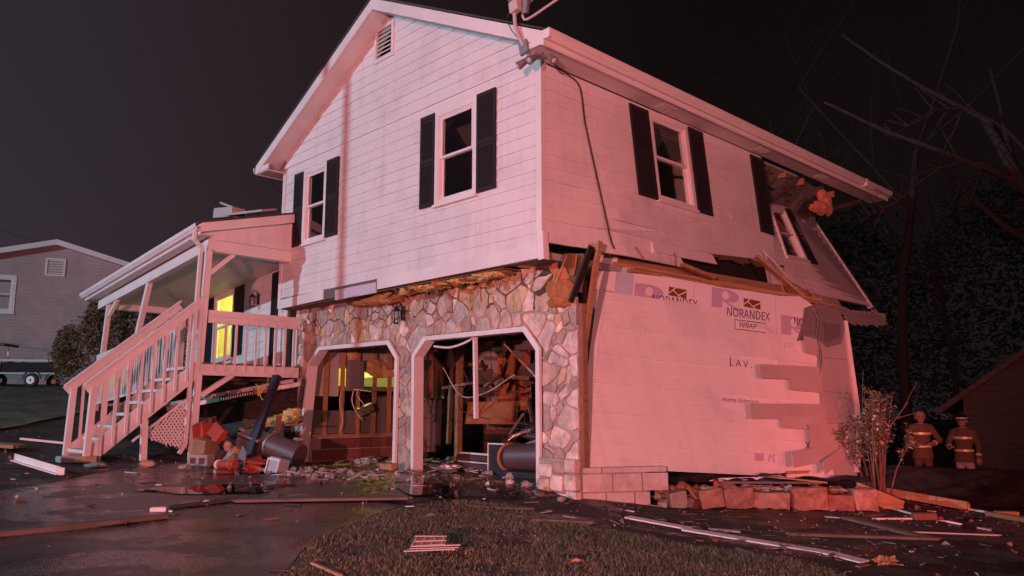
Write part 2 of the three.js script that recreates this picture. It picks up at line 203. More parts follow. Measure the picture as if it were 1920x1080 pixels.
// wet asphalt driveway: a patch between two edges that run from the garage to the street
const lawnEdge = [[.15, .05], [.1, .62], [-.36, 1.2], [-.33, 2.05], [.16, 2.98], [.79, 3.87], [2.1, 4.95], [4.3, 6.6], [8, 9.5], [13, 14]];
{
  const left = [[-7.45, .05], [-7.2, 1.0], [-6.9, 2.2], [-6.0, 3.6], [-4.9, 4.6], [-4.2, 5.5], [-3.9, 7.2], [-3.3, 10], [-2, 14], [2, 20]];
  const cl = new THREE.CatmullRomCurve3(left.map(p => V3(p[0], 0, p[1]))), cr = new THREE.CatmullRomCurve3(lawnEdge.map(p => V3(p[0], 0, p[1])));
  const n = 150, m = 90, pos = [], uv = [], idx = [], a = V3(), b = V3();
  for (let i = 0; i <= n; i++) { cl.getPoint(i / n, a); cr.getPoint(i / n, b); for (let j = 0; j <= m; j++) { const t = j / m, p = H(lerp(a.x, b.x, t), 0, lerp(a.z, b.z, t)); const e = Math.min(t, 1 - t) * 20; pos.push(p.x, ground(p.x, p.z) + .03 * clamp(e) + .006, p.z); uv.push(p.x, p.z); } }
  for (let i = 0; i < n; i++) for (let j = 0; j < m; j++) { const q = i * (m + 1) + j; idx.push(q, q + m + 1, q + 1, q + 1, q + m + 1, q + m + 2); }
  const g = new THREE.BufferGeometry(); g.setAttribute('position', new THREE.Float32BufferAttribute(pos, 3)); g.setAttribute('uv', new THREE.Float32BufferAttribute(uv, 2)); g.setIndex(idx); g.computeVertexNormals();
  const col = tex(512, (u, v) => { const t = fbm(u, v), s = N128(u * 128, v * 128), wet = smooth(.42, .56, fbm(u * 1 + .37, v * 1 + .11)); return tone([.018, .0175, .018], [.085, .08, .08])(clamp((t * .8 + s * .35 - .2) * lerp(1, .4, wet))); }, [.14, .14]);
  const rgh = tex(512, (u, v) => { const wet = smooth(.42, .56, fbm(u + .37, v + .11)); return lerp(.34, .05, wet) + .1 * (N128(u * 128, v * 128) - .5) * (1 - wet); }, [.14, .14], false);
  const dr = new THREE.Mesh(g, std({ map: col, roughness: 1, roughnessMap: rgh, bumpMap: tex(256, (u, v) => N128(u * 128, v * 128) * .5 + .5 * fbm(u, v), [.9, .9], false), bumpScale: .004 })); dr.name = 'driveway'; dr.receiveShadow = true; dr.userData.kind = 'structure'; scene.add(dr);
  // low pools of standing water where the drive dips
  const wm = new THREE.MeshPhysicalMaterial({ color: new THREE.Color(.012, .011, .011), roughness: .03, ior: 1.33, specularIntensity: 1 });
  const pool = (cx, cz, rx, rz, seed, turn) => { const r = rngOf(seed), s = [], N = 46; const f = [r() * 6, r() * 6, r() * 6]; for (let i = 0; i < N; i++) { const t = i / N * 2 * Math.PI, k = 1 + .25 * Math.sin(2 * t + f[0]) + .18 * Math.sin(3 * t + f[1]) + .1 * Math.sin(7 * t + f[2]); s.push([Math.cos(t) * rx * k, Math.sin(t) * rz * k]); }
    const w = H(cx, 0, cz); let y = 0; for (const q of [[0, 0], [rx, 0], [-rx, 0], [0, rz], [0, -rz]]) { const p = H(cx + q[0] * .6, 0, cz + q[1] * .6); y = Math.max(y === 0 ? -9 : y, ground(p.x, p.z)); }
    const P = [], I = []; P.push(0, 0, 0); for (const q of s) { const c = Math.cos(turn), d = Math.sin(turn); const lx = q[0] * c - q[1] * d, lz = q[0] * d + q[1] * c, pw = H(cx + lx, 0, cz + lz); P.push(pw.x - w.x, ground(pw.x, pw.z) + .048 - (ground(w.x, w.z) + .048), pw.z - w.z); } for (let i = 1; i <= N; i++) I.push(0, i % N + 1, i);
    const gg = new THREE.BufferGeometry(); gg.setAttribute('position', new THREE.Float32BufferAttribute(P, 3)); gg.setIndex(I); gg.computeVertexNormals(); const me = new THREE.Mesh(gg, wm); me.name = numbered('puddle_water'); me.position.set(w.x, ground(w.x, w.z) + .048, w.z); me.userData.kind = 'structure'; me.receiveShadow = true; scene.add(me); };
  pool(-2.75, 3.3, 1.0, .38, 5, -.9); pool(-1.1, 1.2, .75, .4, 8, .3); pool(-4.6, 1.9, .8, .35, 13, -.6);
}
// lawn lobe in the foreground
const lawn = [[.2, .95], [-.2, 1.35], [-.24, 2.05], [.16, 2.98], [.79, 3.87], [2.1, 4.95], [4.3, 6.6], [8, 9.5], [12, 6], [8, 3], [5.6, 1.9], [4.9, 1.3], [4.2, .95], [3.4, .95], [2.6, 1.1], [1.9, 1.35], [1.1, 1.1], [.6, .95]];
{
  const geo = new THREE.BufferGeometry(); geo.setAttribute('position', new THREE.Float32BufferAttribute([-.0028, 0, 0, .0028, 0, 0, .002, .5, .12, -.0028, 0, 0, .002, .5, .12, -.002, .5, .12, -.002, .5, .12, .002, .5, .12, .0002, 1, .42], 3)); geo.computeVertexNormals();
  const gm = new THREE.MeshPhysicalMaterial({ color: 0xffffff, roughness: .8, side: THREE.DoubleSide });
  const n = 120000, im = new THREE.InstancedMesh(geo, gm, n), d = new THREE.Object3D(), c = new THREE.Color(), r = rngOf(77); let k = 0, guard = 0;
  while (k < n && guard++ < n * 12) { const X = rr2(r, -2.6, 5.2), Z = rr2(r, -10.6, -4.2); if (Math.abs(X / Z) > .72) continue; const [hx, hz] = toH(X, Z); const jx = hx + (r() - .5) * .12, jz = hz + (r() - .5) * .12; if (!inPoly(lawn, jx, jz)) continue;
    const p = .6 * N16(X * 1.7 + 3, Z * 1.7) + .4 * N32(X * 4.1, Z * 4.1 + 2); if (r() > smooth(.22, .62, p) + .06) continue; d.position.set(X, ground(X, Z) - .004, Z); d.rotation.set((r() - .5) * 2.0, r() * 6.28, (r() - .5) * 2.0); const s = .016 + .036 * r() * (.5 + p); d.scale.set(.8 + r() * .9, s, s); d.updateMatrix(); im.setMatrixAt(k, d.matrix);
    const t = r(), dry = r() < .52 + .5 * (.5 - p); if (dry) c.setRGB(lerp(.12, .26, t), lerp(.11, .235, t), lerp(.085, .17, t)); else c.setRGB(lerp(.03, .07, t), lerp(.045, .095, t), lerp(.022, .045, t)); im.setColorAt(k, c); k++; }
  im.count = k; im.name = 'lawn_grass'; im.castShadow = im.receiveShadow = true; tag(im, 'short dormant lawn grass in the foreground', 'grass', null, 'stuff'); scene.add(im);
}
{ // sparse tufts and litter on the bare soil
  const g = new THREE.TetrahedronGeometry(1), n = 1500, im = new THREE.InstancedMesh(g, std({ color: 0xffffff, roughness: .9 }), n), d = new THREE.Object3D(), c = new THREE.Color(), r = rngOf(91);
  for (let k = 0; k < n; k++) { let x, z; if (k < 600) { x = rr2(r, -7.5, -.2); z = Math.abs(rr2(r, -1, 1) * rr2(r, 0, 1)) * 3.2 + .05; } else if (k < 1150) { x = rr2(r, .4, 5.5); z = rr2(r, -7, .6); } else { x = rr2(r, -12, -2); z = rr2(r, 1.5, 6); } const p = H(x, 0, z); const s = .005 + .05 * Math.pow(r(), 7); d.position.set(p.x, ground(p.x, p.z) + .03 * (x < 0 && z > 0 ? 1 : 0) + s * .4, p.z); d.rotation.set(r() * 6, r() * 6, r() * 6); d.scale.set(s * (1 + r()), s * .6, s); d.updateMatrix(); im.setMatrixAt(k, d.matrix); const t = r(); if (t < .07) c.setRGB(.5, .48, .45); else if (t < .42) c.setRGB(.2, .14, .09); else if (t < .6) c.setRGB(.3, .1, .05); else c.setRGB(.09, .075, .065); im.setColorAt(k, c); }
  im.name = 'scattered_rubble'; im.castShadow = im.receiveShadow = true; tag(im, 'small broken crumbs and splinters scattered over the ground', 'rubble', null, 'stuff'); scene.add(im);
}

{ // splinters, paper and glass flakes thrown about by the blast
  const g = new THREE.BoxGeometry(1, 1, 1), n = 1100, im = new THREE.InstancedMesh(g, std({ color: 0xffffff, roughness: .8 }), n), d = new THREE.Object3D(), c = new THREE.Color(), r = rngOf(191);
  for (let k = 0; k < n; k++) { let x, z; const q = r(); if (q < .34) { x = rr2(r, -7.2, .2); z = .1 + 1.9 * Math.pow(r(), 2.6); } else if (q < .75) { x = rr2(r, .3, 4.6); z = rr2(r, -6.5, .9); } else if (q < .9) { x = rr2(r, -8, 1); z = rr2(r, .3, 6.5); } else { x = rr2(r, .2, 5); z = rr2(r, 1, 5.5); } const p = H(x, 0, z), L = .02 + .22 * Math.pow(r(), 3); d.position.set(p.x, ground(p.x, p.z) + (x < .1 && z > 0 ? .042 : .012), p.z); d.rotation.set((r() - .5) * .25, r() * 6.28, (r() - .5) * .25); d.scale.set(L, .004 + r() * .012, .006 + L * .25 * r()); d.updateMatrix(); im.setMatrixAt(k, d.matrix); const t = r(); if (t < .09) c.setRGB(.45, .43, .41); else if (t < .45) c.setRGB(.16, .11, .07); else if (t < .55) c.setRGB(.24, .2, .17); else c.setRGB(.06, .05, .045); im.setColorAt(k, c); }
  im.name = 'scattered_splinters'; im.castShadow = im.receiveShadow = true; tag(im, 'thin splinters and flakes strewn over the drive and soil', 'splinters', null, 'stuff'); scene.add(im);
}

{ // rough side lawn rising towards the neighbour
  const pos = [], uv = [], idx = [], nx = 60, nz = 60; for (let j = 0; j <= nz; j++) for (let i = 0; i <= nx; i++) { const X = lerp(-48, -8.2 - .25 * (j / nz) * 10, i / nx), Z = lerp(-44, -15.2 - 1.2 * Math.sin(i * .3), j / nz); pos.push(X, ground(X, Z) + .012 + .05 * N32(X * 2, Z * 2), Z); uv.push(X, Z); } for (let j = 0; j < nz; j++) for (let i = 0; i < nx; i++) { const a = j * (nx + 1) + i; idx.push(a, a + nx + 1, a + 1, a + 1, a + nx + 1, a + nx + 2); }
  const g = new THREE.BufferGeometry(); g.setAttribute('position', new THREE.Float32BufferAttribute(pos, 3)); g.setAttribute('uv', new THREE.Float32BufferAttribute(uv, 2)); g.setIndex(idx); g.computeVertexNormals();
  const m = new THREE.Mesh(g, std({ map: tex(256, (u, v) => tone([.045, .05, .032], [.17, .165, .11])(clamp(fbm(u, v) * 1.5 - .3)), [.25, .25]), bumpMap: fineB, bumpScale: .06, roughness: 1 })); m.name = 'side_lawn'; m.receiveShadow = true; m.userData.kind = 'structure'; scene.add(m);
}
// ---------------------------------------------------------------- siding, windows, shutters on a wall described by map(u, v, d) -> house frame
function boardGeo(map, lb, rb, lt, rt, v0, v1, d0 = .017, d1 = .005, seg = 1) {
  const P = [], add = (...q) => P.push(...q); const row = [];
  for (let i = 0; i <= seg; i++) { const t = i / seg, ub = lerp(lb, rb, t), ut = lerp(lt, rt, t); row.push([map(ub, v0, d0), map(ut, v1, d1), map(ut, v1, .0005), map(ub, v0, .0005)]); }
  const quad = (a, b, c, d) => add(...a, ...b, ...c, ...a, ...c, ...d);
  for (let i = 0; i < seg; i++) { const a = row[i], b = row[i + 1]; quad(a[0], b[0], b[1], a[1]); quad(a[1], b[1], b[2], a[2]); quad(a[3], b[3], b[0], a[0]); }
  const f = row[0], l = row[seg]; quad(f[3], f[0], f[1], f[2]); quad(l[0], l[3], l[2], l[1]);
  const g = new THREE.BufferGeometry(); g.setAttribute('position', new THREE.Float32BufferAttribute(P, 3)); g.setAttribute('uv', new THREE.Float32BufferAttribute(new Float32Array(P.length / 3 * 2), 2)); g.computeVertexNormals(); return g;
}
function siding(parent, map, { v0, v1, course, left, right, holes = [], joint = 4.88, seed = 1, mats = M.siding, seg = 1, name = 'siding_board', skip, jag = 0 }) {
  const r = rngOf(seed); let k = 0;
  for (let v = v0; v < v1 - .02; v += course, k++) {
    const t = Math.min(v + course, v1); const L = [left(v), left(t)], Rr = [right(v), right(t)]; if (Rr[0] - L[0] < .05) continue;
    // strips of this course that the openings leave free
    const cuts = [v, t]; for (const h of holes) for (const e of [h[2], h[3]]) if (e > v + .012 && e < t - .012 && h[1] > L[0] && h[0] < Rr[0]) cuts.push(e); cuts.sort((a, b) => a - b);
    const whole = cuts.length === 2;
    for (let c = 0; c < cuts.length - 1; c++) {
      const a = cuts[c], b = cuts[c + 1], fa = (a - v) / (t - v), fb = (b - v) / (t - v);
      let spans = [[lerp(L[0], L[1], fa), lerp(Rr[0], Rr[1], fa), lerp(L[0], L[1], fb), lerp(Rr[0], Rr[1], fb)]];
      for (const h of holes) if (h[3] > a + .01 && h[2] < b - .01) { const o = []; for (const s of spans) { if (h[1] <= s[0] || h[0] >= s[1]) { o.push(s); continue; } if (h[0] > s[0] + .03) o.push([s[0], h[0], s[2], h[0]]); if (h[1] < s[1] - .03) o.push([h[1], s[1], h[1], s[3]]); } spans = o; }
      const off = ((k * 1.31 + seed * .37) % 1) * joint;
      for (const s of spans) { let us = s[0], ut = s[2]; let j = Math.ceil((s[0] - off) / joint) * joint + off; if (j < s[0] + .35) j += joint;
        for (;;) { const last = j > s[1] - .35; const ue = last ? s[1] : j - .0025, uet = last ? s[3] : j - .0025; const m = (us + ue) / 2;
          if (!(skip && skip(m, (a + b) / 2))) { const d0 = .0165 + r() * .003 + (r() < .1 ? .004 : 0); mesh(name, boardGeo(map, us, ue, ut, uet, a + .001, b, whole ? d0 : lerp(.017, .005, fa), whole ? .005 : lerp(.017, .005, fb), Math.max(1, Math.ceil((ue - us) * seg))), pick(mats), parent); }
          if (last) break; us = ut = j + .0025; j += joint; }
      }
    }
  }
}
function windowUnit(parent, map, u0, u1, v0, v1, { cas = .085, name = 'window', glass = M.glass, trim = M.trim, label } = {}) {
  const W = (...g) => g.map(q => warp(q, map)); const a = u0 + cas, b = u1 - cas, c = v0 + cas * .9, d = v1 - cas, m = (c + d) / 2;
  const w = mesh(name, W(bx(u0, a, v0, v1, -.05, .04), bx(b, u1, v0, v1, -.05, .04), bx(a, b, d, v1, -.05, .04), bx(a, b, v0, c, -.05, .04), bx(a, a + .022, c, d, -.09, .022), bx(b - .022, b, c, d, -.09, .022), bx(a + .022, b - .022, d - .022, d, -.09, .022)), trim, parent);
  if (label) w.userData.label = label;
  mesh('sill', W(bx(u0 - .015, u1 + .015, v0 - .045, v0 - .002, -.03, .075)), trim, w);
  const sash = (y0, y1, z) => { const s = .042; mesh('sash', W(bx(a + .022, a + .022 + s, y0, y1, z - .028, z), bx(b - .022 - s, b - .022, y0, y1, z - .028, z), bx(a + .022 + s, b - .022 - s, y1 - s, y1, z - .028, z), bx(a + .022 + s, b - .022 - s, y0, y0 + s, z - .028, z)), trim, w); mesh('pane', W(bx(a + .022 + s, b - .022 - s, y0 + s, y1 - s, z - .0165, z - .0145)), glass, w); };
  sash(m - .02, d - .022, .008); sash(c, m + .02, -.026); return w;
}
function shutter(parent, map, u0, u1, v0, v1, skew = 0) {
  const W = q => warp(q, map), g = [bx(u0, u1, v0, v1, .02, .035), bx(u0, u0 + .045, v0, v1, .035, .052), bx(u1 - .045, u1, v0, v1, .035, .052)]; const m = (v0 + v1) / 2;
  for (const [y0, y1] of [[v0, v0 + .07], [m - .035, m + .035], [v1 - .07, v1]]) g.push(bx(u0 + .045, u1 - .045, y0, y1, .035, .052));
  for (let y = v0 + .1; y < v1 - .09; y += .038) if (Math.abs(y - m) > .06) g.push(box((u0 + u1) / 2, y, .042, u1 - u0 - .09, .034, .006, -.6));
  return mesh('shutter', g.map(W), M.shutter, parent);
}
// ---------------------------------------------------------------- the exploded split-level house
const house = thingH('damaged_house', 'white split-level house torn open by a blast, with stone-faced garage and gable roof', 'house');
const fm = (u, v, d) => [u, v, d];
const sm = (u, v, d) => [.1 * (6.05 - v) * smooth(0, 1.8, u) + d, v, -u];
const XL = -7.62, YF = 3.12, YE = 6.08;
const ridge = [-3.84, 8.42], slopeR = (8.22 - 6.06) / 4.26;
const rakeY = x => 8.24 - Math.abs(x - ridge[0]) * slopeR;
{ // front wall of the upper floor
  const wins = [[-6.76, -5.86, 4.33, 5.88], [-2.43, -1.39, 4.34, 5.93]];
  const outline = [[XL, YF], [0, YF], [0, rakeY(0) - .03], [ridge[0], 8.2], [XL, rakeY(XL) - .03]];
  const vent = [-4.25, -3.76, 7.46, 8.03];
  const w = mesh('upper_front_wall', holed(outline, wins.concat([vent]).map(q => rect(...q)), -.12, -.003), M.inner, house);
  siding(w, fm, { v0: 3.31, v1: 6.11, course: .1867, left: () => XL, right: () => 0, holes: wins, seed: 3 });
  siding(w, fm, { v0: 6.14, v1: 8.2, course: .187, left: y => Math.max(XL, ridge[0] - (8.23 - y) / slopeR), right: y => Math.min(0, ridge[0] + (8.23 - y) / slopeR), holes: [vent], seed: 8 });
  mesh('drip_strip', bx(XL, 0, 6.112, 6.136, 0, .03), M.trim, house);
  for (const q of wins) windowUnit(house, fm, ...q);
  shutter(house, fm, -7.13, -6.775, 4.33, 5.88); shutter(house, fm, -5.85, -5.42, 4.335, 5.89); shutter(house, fm, -2.82, -2.445, 4.345, 5.94); shutter(house, fm, -1.375, -.945, 4.34, 5.94);
  // gable vent
  const vf = mesh('gable_vent', [bx(-4.31, -4.25, 7.4, 8.09, -.02, .045), bx(-3.76, -3.7, 7.4, 8.09, -.02, .045), bx(-4.25, -3.76, 8.03, 8.09, -.02, .045), bx(-4.25, -3.76, 7.4, 7.46, -.02, .045)], M.trim, house);
  for (let k = 0; k < 7; k++) mesh('slat', box(-4.005, 7.505 + k * .081, .0, .48, .055, .014, -.75), M.trim, vf);
  mesh('backing', bx(-4.25, -3.76, 7.46, 8.03, -.1, -.09), M.blackBoard, vf);
  // trims at the bottom and corners
  mesh('skirt_board', box(-2.02, 3.225, .022, 4.0, .2, .03, 0, 0, .004), M.trim, house);
  mesh('skirt_board', box(-6.72, 3.2, .022, 1.75, .19, .03, 0, 0, .018), M.trim, house);
  mesh('corner_board', [bx(-.085, .022, 3.49, 6.05, 0.018, .036), bx(.004, .022, 3.49, 6.05, -.06, .018)], M.trim, house);
  mesh('corner_board', [box(.02, 3.3, .05, .11, .4, .025, 0, 0, .05), box(.068, 3.3, 0, .02, .4, .09, 0, 0, .05)], M.trim, house);
  mesh('corner_board', [bx(XL - .03, XL + .08, 3.1, 6.05, .018, .036), bx(XL - .03, XL - .01, 3.1, 6.05, -.09, .018)], M.trim, house);
  const st = bx(-5.45, -4.1, 3.07, 3.26, -.03, .006); mesh('wrap_scrap', [st, box(-4.6, 3.16, .02, .9, .13, .006, .25, .1, .06)], std({ color: new THREE.Color(.62, .6, .7), roughness: .6, bumpMap: fineB, bumpScale: .02 }), house);
}
{ // side wall of the upper floor: its foot is pushed outwards
  const win = [2.53, 3.67, 4.42, 5.99]; const uEnd = 6.36;
  const foot = u => u < 1.35 ? 3.47 : u < 3.1 ? 3.5 + (u > 2.2 ? .0 : 0) : u < 3.95 ? 3.66 : lerp(3.72, 3.8, (u - 3.95) / 2.4);
  const w = mesh('upper_side_wall', holed([[0, 3.52], [uEnd, 3.82], [uEnd, 6.05], [0, 6.05]], [rect(...win)], -.12, -.003).applyMatrix4(new THREE.Matrix4()), M.grey, house); warp(w.geometry, sm); triUV(w.geometry);
  const bands = [[3.48, 1.33], [3.48 + 0, 0]];
  siding(w, sm, { v0: 3.49, v1: 6.05, course: .196, left: v => v < 3.52 ? .08 : .012, right: v => v < 3.6 ? 2.75 : v < 3.75 ? 3.75 : uEnd, holes: [win], seed: 12, seg: 1.2, skip: (u, v) => v > 3.7 && v < 3.87 && u > 3.0 && u < 3.9 });
  windowUnit(house, sm, ...win); shutter(house, sm, 2.02, 2.52, 4.4, 5.97); shutter(house, sm, 3.72, 4.16, 4.41, 6.0); shutter(house, sm, 5.86, 6.35, 4.4, 5.98);
  // drooping ends of the lowest boards, torn loose
  mesh('loose_board', boardGeo(sm, 1.05, 3.1, 1.05, 3.0, 3.33, 3.49, .05, .02, 4), M.siding[1], house);
  mesh('loose_board', boardGeo((u, v, d) => sm(u, v + .04 * (u - 3) * .5, d + .02), 2.2, 4.05, 2.2, 3.95, 3.49, 3.66, .05, .03, 4), M.siding[0], house);
  mesh('loose_board', boardGeo(sm, .04, 1.3, .02, 1.35, 3.36, 3.5, .045, .02, 3), M.siding[2], house);
  // ragged strip along the torn foot of the wall
  const rg = []; const rn = rngOf(5); for (let i = 0; i < 16; i++) { const u = 4.0 + i * .17; rg.push(warp(box(u, 3.73 + .005 * i - rn() * .05, -.004, .2, .07 + rn() * .1, .012, 0, 0, (rn() - .5) * .5), sm)); } mesh('torn_edge', rg, M.fibre, house);
  // blank strip where a board is missing, printed wrap showing: leaves the grey backing bare
  mesh('flashing_strip', warp(box(4.6, 6.02, .012, 3.3, .035, .012), sm), M.trim, house);
  mesh('black_sheathing', warp(bx(3.3, 7.2, 3.12, 3.8, -.2, -.15), sm), M.blackBoard, house);
  // the service cable down the wall
  mesh('service_cable', tube([[.12, 6.03, -.1], [.1, 5.97, -.45], [.06, 5.9, -.76], [.09, 5.3, -.86], [.13, 4.75, -.98], [.2, 4.1, -1.1], [.27, 3.47, -1.22], [.29, 3.4, -1.25]], .012, 40, 6), M.black, house);
}
const quadMap = (q, W, Hh) => { const [BL, BR, TR, TL] = q.map(p => V3(...p)); const at = (u, v) => { const a = BL.clone().lerp(BR, u), b = TL.clone().lerp(TR, u); return a.lerp(b, v); }; const n = V3().crossVectors(BR.clone().sub(BL), TL.clone().sub(BL)).normalize(); return (u, v, d) => { const p = at(u / W, v / Hh); return [p.x + n.x * d, p.y + n.y * d, p.z + n.z * d]; }; };
{ // rear part of the side wall, fallen inwards
  const pm = quadMap([[.3, 3.42, -6.02], [.3, 3.42, -10.5], [-1.0, 5.88, -10.3], [0, 5.12, -6.02]], 4.5, 2.8);
  const win = [.9, 2.05, .95, 2.6];
  const w = mesh('rear_side_wall', holed([[0, -.05], [4.5, -.05], [4.5, 2.72], [0, 2.75]], [rect(...win)], -.1, -.003), M.grey, house); warp(w.geometry, pm); triUV(w.geometry);
  siding(w, pm, { v0: -.08, v1: 2.72, course: .196, left: () => 0, right: v => 4.48 + (v < .1 ? .1 : 0), holes: [win], seed: 22 });
  windowUnit(house, pm, ...win); shutter(house, pm, 2.1, 2.55, .9, 2.62);
  mesh('corner_board', [warp(bx(4.46, 4.56, -.1, 2.72, 0, .03), pm), warp(bx(4.53, 4.56, -.1, 2.72, -.1, 0), pm)], M.trim, house);
  const rn = rngOf(9), rg = []; for (let i = 0; i < 14; i++) rg.push(warp(box(.9 + i * .28, -.16 - .3 * Math.sin(i / 14 * 2.8) * (i > 6 ? 1.2 : .4) - rn() * .06, .0, .34, .3 + rn() * .22, .02, 0, 0, (rn() - .5) * .5), pm)); mesh('torn_edge', rg, M.grey, house);
  mesh('loose_board', tube([pm(-.35, .95, .08), pm(0, .55, .14), pm(.6, .12, .1), pm(1.3, -.05, .05)], .018, 16, 4), M.trim, house);
  mesh('loose_board', warp(box(-.02, .62, .05, .55, .42, .012, .05, .15, -.15), pm), M.siding[1], house);
  mesh('floor_edge', [beam([.1, 3.1, -9.4], [.35, 3.12, -10.9], .3, .18), beam([-.2, 3.0, -9], [.2, 3.02, -10.8], .2, .1)], M.grey, house);
}
{ // roof: two slopes, boxed eaves, gutters, rakes
  const z0 = -11.65, z1 = .4, [rx, ry] = ridge, exR = .43, exL = -8.12, k = slopeR;
  const top = x => 8.42 - Math.abs(x - rx) * k;
  const roof = mesh('roof', prism([[exL, top(exL) - .14], [rx, ry - .16], [exR, top(exR) - .14], [exR, top(exR) - .02], [rx, ry - .02], [exL, top(exL) - .02]], z0, z1), M.soffit, house);
  mesh('shingles', prism([[exL - .04, top(exL) - .018], [rx, ry - .018], [exR + .04, top(exR) - .018], [exR + .04, top(exR) + .004], [rx, ry + .03], [exL - .04, top(exL) + .004]], z0 - .02, z1 + .045), M.shingle, roof);
  mesh('rake_board', prism([[rx, ry - .02], [rx, ry - .23], [exR, top(exR) - .23], [exR, top(exR) - .02]], z1, z1 + .028), M.trim, roof);
  mesh('rake_board', prism([[rx, ry - .02], [exL, top(exL) - .02], [exL, top(exL) - .23], [rx, ry - .23]], z1, z1 + .028), M.trim, roof);
  for (const s of [[rx, exR], [exL, rx]]) mesh('rake_soffit', prism([[s[0], top(s[0]) - .2], [s[1], top(s[1]) - .2], [s[1], top(s[1]) - .175], [s[0], top(s[0]) - .175]].map(p => p), .004, z1), M.soffit, roof);
  mesh('fascia', bx(exR, exR + .022, 6.02, 6.24, z0, z1 + .028), M.trim, roof);
  mesh('soffit_panel', bx(.03, exR, 6.05, 6.07, z0, z1), M.soffit, roof);
  mesh('soffit_panel', bx(exL, XL - .03, 6.03, 6.05, z0, z1), M.soffit, roof);
  mesh('eave_return', [bx(exL, XL + .02, 6.05, 6.16, z1 - .005, z1 + .022), bx(exL - .022, exL, 6.02, 6.24, z0, z1 + .028)], M.trim, roof);
  mesh('eave_return', [bx(-.02, exR, 6.05, 6.14, z1 - .005, z1 + .022)], M.trim, roof);
  for (const z of [-2.8, -6.0, -8.6]) { const v = mesh('soffit_vent', bx(.1, .34, 6.043, 6.0495, z - .2, z + .2), M.soffit, roof); for (let i = 0; i < 7; i++) mesh('louvre', bx(.12, .32, 6.036, 6.0425, z - .16 + i * .05, z - .14 + i * .05), M.dirtyTrim, v); }
  const gp = [[0, 0], [.06, 0], [.075, .03], [.105, .06], [.12, .1], [.12, .135], [.108, .135], [.1, .1], [.06, .012], [.008, .012], [.008, .135], [0, .135]];
  mesh('gutter', prism(gp.map(p => [exR + .024 + p[0], 6.1 + p[1]]), z0, z1 + .03), M.trim, roof);
  mesh('gutter', prism(gp.map(p => [exL - .024 - p[0], 6.06 + p[1]]).reverse(), z0, z1 + .03), M.trim, roof);
  mesh('gutter_end', bx(exR + .024, exR + .144, 6.1, 6.235, z1 + .03, z1 + .036), M.trim, roof);
  mesh('gutter_joint', bx(exR + .02, exR + .156, 6.08, 6.25, -10.2, -10.12), M.trim, roof);
}
{ // upper storey inside: floor deck, far walls, ceiling (dark rooms behind the glass)
  mesh('floor_deck', bx(XL + .02, -.05, 3.15, 3.25, -11.1, -.14), M.roomGrey, house);
  mesh('ceiling', bx(XL + .02, -.06, 5.98, 6.03, -8.0, -.14), M.roomGrey, house);
  mesh('far_wall', [bx(XL, XL + .12, 3.14, 6.03, -11.1, -.13), bx(XL + .13, -1.4, 3.26, 6.0, -11.15, -11.05), bx(-3.9, -3.8, 3.26, 5.97, -11, -.14), bx(-3.79, -.15, 3.26, 5.97, -5.3, -5.2)], M.roomGrey, house);
  // torn ceiling plastic and insulation hanging in the opening at the rear
  const sh = crumple(3.3, 1, 70, .09, 61); warp(sh, (x, y, z) => { const t = z + .5, u = x + 1.65; return [-.25 - .45 * t + y * 1.1 + .06 * Math.sin(u * 5 + t * 3), 5.97 - t * (.62 + .12 * Math.sin(u * 4)) - .05 * u * t + y * .2, -6.35 - u + .1 * y]; }); mesh('torn_plastic_sheet', sh, M.plastic, house);
  mesh('hanging_insulation', lumps([[-.12, 5.68, -9.45, .12, .22, .22], [-.1, 5.52, -9.2, .12, .16, .34], [-.12, 5.84, -9.3, .1, .14, .16], [-.1, 5.46, -8.9, .1, .09, .24], [-.12, 5.6, -9.6, .09, .18, .14]], .16, 4, 3), M.insulPink, house);
  mesh('hanging_insulation', lumps([[-.75, 5.75, -7.2, .4, .2, .7], [-.8, 5.7, -8.3, .4, .22, .7]], .3, 14, 2), std({ color: new THREE.Color(.05, .05, .045), roughness: .7 }), house);
  mesh('ceiling_joist', [beam([-3, 5.95, -7.5], [-.05, 5.95, -7.5], .045, .14), beam([-3, 5.95, -8.3], [-.05, 5.95, -8.3], .045, .14), beam([-3, 5.95, -9.8], [-.05, 5.95, -9.8], .045, .14)], M.lumber[1], house);
  mesh('broken_rafter', beam([-.6, 5.35, -9.0], [.1, 5.95, -10.9], .05, .1), M.darkWood, house);
}
